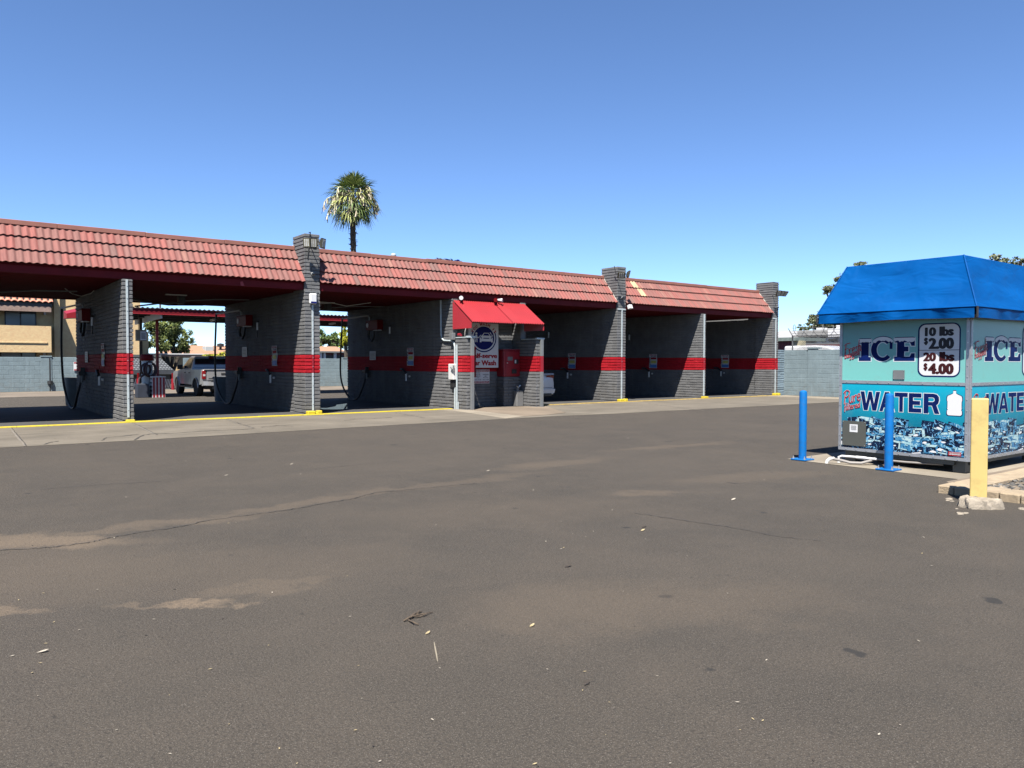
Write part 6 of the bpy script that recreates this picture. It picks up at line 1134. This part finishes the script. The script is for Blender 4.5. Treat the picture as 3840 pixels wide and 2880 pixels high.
def tree(name, lb, base, clumps, n, size, kind, limbs=True, group=None, seed=1):
    rng = np.random.default_rng(seed); t = thing(name, lb, 'tree', base, group); V = []; F = []; MI = []; tot = sum(c[3]*c[4]*c[5] for c in clumps) ; i0 = 0
    b = MB()
    for c in clumps:
        sub = max(3, int(4+c[3]*c[5]*1.3)); cc = []
        for _ in range(sub*3):
            d = rng.normal(size=3); d /= np.linalg.norm(d); r = rng.uniform(.45, 1.0); cc.append(np.array(c[:3])+d*r*np.array(c[3:]))
        k = int(2.3*n*(c[3]*c[4]*c[5])/tot)
        for _ in range(k):
            q = cc[rng.integers(len(cc))]+rng.normal(size=3)*np.array(c[3:])*.13; u = rng.normal(size=3); u /= np.linalg.norm(u); w_ = np.cross(u, rng.normal(size=3)); w_ /= np.linalg.norm(w_); s = size*.62*rng.uniform(.6, 1.4)
            V += [tuple(q-u*s), tuple(q+w_*s*.45), tuple(q+u*s), tuple(q-w_*s*.45)]; F.append((i0, i0+1, i0+2, i0+3)); MI.append(0 if rng.random() < .55 else 1); i0 += 4
    b.v, b.f, b.m = V, F, MI; b.build('crown', LM[kind], t); b = MB(); B_ = Vector(base)
    for i, c in enumerate(clumps):
        e = Vector(c[:3]); m_ = B_.lerp(e, .45)+V3(0, 0, (e.z-B_.z)*.12); b.tube([B_+V3(.12*math.cos(i*2), .12*math.sin(i*2), 0), m_, e], [.16*(1 if i == 0 else .7), .11, .03], 7)
        for j in range(4): d = V3(*(rng.normal(size=3)*.6*np.array(c[3:]))); b.tube([m_.lerp(e, .3+.2*j), e+d*.3, e+d*.6], [.05, .03, .012], 5)
    b.build('trunk', M['bark'], t); return t
def cl(px, py, Y, rpx, rpy, dy=None):
    p = at(px, py, Y); dep = .6*p.x+.8*Y; k = dep/2880; return (p.x, p.y, p.z, rpx*k*1.1, (dy if dy else rpx*k), rpy*k)
g = at(640, 1350, 60); tree('tree', 'large olive-green tree beyond the vacuum canopy, left of the pickup', (g.x, 60, 0), [cl(600, 1240, 60, 58, 52), cl(660, 1235, 61, 55, 50), cl(700, 1265, 60, 28, 42), cl(590, 1290, 59, 45, 40), cl(650, 1300, 60, 40, 32), cl(690, 1300, 60, 25, 26)], 7000, .13, 'olive', seed=2)
g = at(1235, 1350, 66); tree('tree', 'rounded dark green tree behind the tan hip roof, seen through the puddled bay', (g.x, 66, 0), [cl(1200, 1275, 66, 36, 34), cl(1250, 1275, 66, 32, 30), cl(1265, 1285, 65, 18, 24)], 3600, .14, 'green', seed=3)
g = at(1300, 1350, 56); tree('tree', 'yellow flowering tree beside the wall edge in the puddled bay', (g.x, 56, 0), [cl(1298, 1255, 56, 20, 30), cl(1295, 1285, 56, 24, 26), cl(1290, 1232, 56, 12, 12)], 2200, .11, 'yellow', seed=4)
g = at(812, 1380, 52); tree('flowering_bush', 'yellow flowering bush showing over the pickup cab', (g.x, 52, 0), [cl(800, 1334, 52, 34, 14), cl(840, 1334, 52, 28, 15), cl(815, 1365, 52, 45, 30)], 2600, .10, 'yellow', seed=5)
g = at(730, 1350, 75); tree('tree', 'small far grey-green tree above the tan house roof', (g.x, 75, 0), [cl(728, 1303, 75, 16, 14), cl(748, 1312, 75, 12, 8)], 900, .12, 'gray', seed=6)
def clx(px, py, X, rpx, rpy):
    p = atx(px, py, X); dep = .6*p.x+.8*p.y; k = dep/2880; return (p.x, p.y, p.z, rpx*k, rpx*k, rpy*k)
g = atx(3200, 1300, 60); tree('tree', 'tall grey-green eucalyptus rising behind the left edge of the kiosk canopy', (60, g.y, 0), [clx(3170, 1040, 60, 42, 20), clx(3125, 1083, 60, 36, 22), clx(3205, 1080, 60, 50, 38), clx(3098, 1092, 60, 20, 14), clx(3222, 1000, 60, 28, 17), clx(3215, 1160, 60, 42, 36), clx(3300, 1080, 60, 60, 60)], 12000, .17, 'gray', seed=8)
g = atx(3130, 1300, 66); tree('tree', 'lower grey-green tree above the white flat-roofed building', (66, g.y, 0), [clx(3070, 1195, 66, 32, 30), clx(3100, 1215, 66, 42, 22), clx(3055, 1218, 66, 26, 18), clx(3140, 1225, 66, 30, 16), clx(3085, 1168, 66, 18, 12)], 7000, .17, 'gray', seed=9)
g = atx(3005, 1300, 80); tree('tree', 'small pale green treetop above the left end of the white building', (80, g.y, 0), [clx(3005, 1228, 80, 18, 10), clx(3025, 1233, 80, 12, 7)], 900, .12, 'olive', seed=10)
g = atx(3790, 1300, 48); tree('tree', 'grey-green treetop peeking above the right part of the kiosk canopy', (48, g.y, 0), [clx(3730, 968, 48, 26, 16), clx(3775, 985, 48, 40, 26), clx(3825, 985, 48, 36, 24), clx(3790, 1060, 48, 90, 70)], 4200, .13, 'gray', seed=11)
# ------------------------------------------------------------------ palm
YP = 46; pc = at(1324, 752, YP); depth_p = (pc-V3(0, 0, 1.5)).dot(fw); kp = depth_p/2880; PA = thing('palm_tree', 'tall fan palm with drooping dry flower stalks behind the middle roof', 'palm tree', (pc.x, YP, 0))
def palmmat(nm, c, v_=.3): return leafmat(nm, c, v_)
M['frond'] = palmmat('palm_green', (.085, .125, .035)); M['frond2'] = palmmat('palm_light', (.24, .26, .08)); M['stalk'] = palmmat('palm_stalk', (.50, .40, .24)); M['stalk2'] = palmmat('palm_fluff', (.36, .29, .22)); M['palmtrunk'] = mat('palm_trunk', (.10, .072, .05), .95, var=.35, scale=5, bump=1, bscale=25)
R8 = random.Random(31); ctr = V3(pc.x, YP, pc.z); rad = 122*kp; b = MB(); bt = MB()
def fan(o, d, L, mi, droop):
    s_ = d.cross(V3(0, 0, 1)); s_ = s_.normalized() if s_.length > .05 else V3(1, 0, 0); nrm = s_.cross(d).normalized(); hub = o+d*L*.5+V3(0, 0, -droop*.12*L); d2 = (d+V3(0, 0, -droop*.45)).normalized(); s2 = d2.cross(nrm).normalized(); n = 15
    p0, p1 = o, hub; q = s_*.015; b.add([p0-q, p0+q, p1+q, p1-q], [(0, 1, 2, 3)], 1)
    for i in range(n):
        a = math.radians(-82+164*i/(n-1)+R8.uniform(-4, 4)); ld = d2*math.cos(a)+s2*math.sin(a)+nrm*R8.uniform(-.05, .12); l = L*.55*(.65+.35*math.cos(a))*R8.uniform(.85, 1.1); m_ = hub+ld*l*.6+V3(0, 0, -.02*L); tip = hub+ld*l+V3(0, 0, -(.12+.3*droop)*l); ww = ld.cross(nrm).normalized()*.033
        b.add([hub-ww*.4, hub+ww*.4, m_+ww, m_-ww, tip], [(0, 1, 2, 3), (3, 2, 4)], mi)
for i in range(88):
    q = (i+.5)/88; el = math.radians(84-128*q); az = i*2.39996; d = V3(math.cos(el)*math.cos(az), math.cos(el)*math.sin(az), math.sin(el)); L = rad*R8.uniform(.82, 1.0)*(1.0 if el > -.5 else .9)
    fan(ctr+V3(0, 0, .15+.25*math.sin(el)), d, L*(.86 if el > .9 else 1), 0 if R8.random() < (.75 if q < .55 else .5) else 2, .15+q*.9)
for i in range(40):
    az = i*2.39996+.4; el = math.radians(R8.uniform(2, 55)); d = V3(math.cos(az)*math.cos(el), math.sin(az)*math.cos(el), math.sin(el)); L = rad*R8.uniform(.62, .98); pts = [ctr+d*L*.2]
    for k in range(1, 7): s_ = k/6; pts.append(ctr+d*L*(.2+.8*math.sin(s_*1.5))+V3(0, 0, -.5*rad*s_**2.3))
    b.tube(pts, .026, 4, 3)
    for k in range(30):
        s_ = R8.uniform(.3, 1); j = min(5, int(s_*6)); p = pts[j].lerp(pts[j+1], s_*6-j) if j < 6 else pts[6]; off = V3(R8.uniform(-.16, .16), R8.uniform(-.16, .16), 0); l = R8.uniform(.2, .45); e = p+off+V3(0, 0, -l); ww = V3(-off.y, off.x, 0).normalized()*.020 if off.length > 0 else V3(.02, 0, 0)
        b.add([p-ww, p+ww, e+ww*1.4, e-ww*1.4], [(0, 1, 2, 3)], R8.choice((3, 3, 4, 4)))
b.build('crown', [M['frond'], M['frond2'], M['frond2'], M['stalk'], M['stalk2']], PA)
n = 60; pts = []; rs = []
for i in range(n+1): z = -.1+(ctr.z-.1)*i/n; pts.append((pc.x+.03*math.sin(i*.2), YP, z)); rs.append(10.5*kp*(1.25-.25*min(1, i/15))*(1+.10*((i*7) % 3-1))+(.05 if i > 56 else 0))
bt.tube(pts, rs, 14)
for i in range(46): z = R8.uniform(ctr.z-3.2, ctr.z-.6); a = R8.uniform(0, 6.28); d = V3(math.cos(a), math.sin(a), R8.uniform(-.3, .5)); o = V3(pc.x, YP, z)+V3(d.x, d.y, 0)*.16; bt.tube([o, o+d*R8.uniform(.08, .22)], [.03, .015], 5)
bt.build('trunk', M['palmtrunk'], PA, smooth=50)
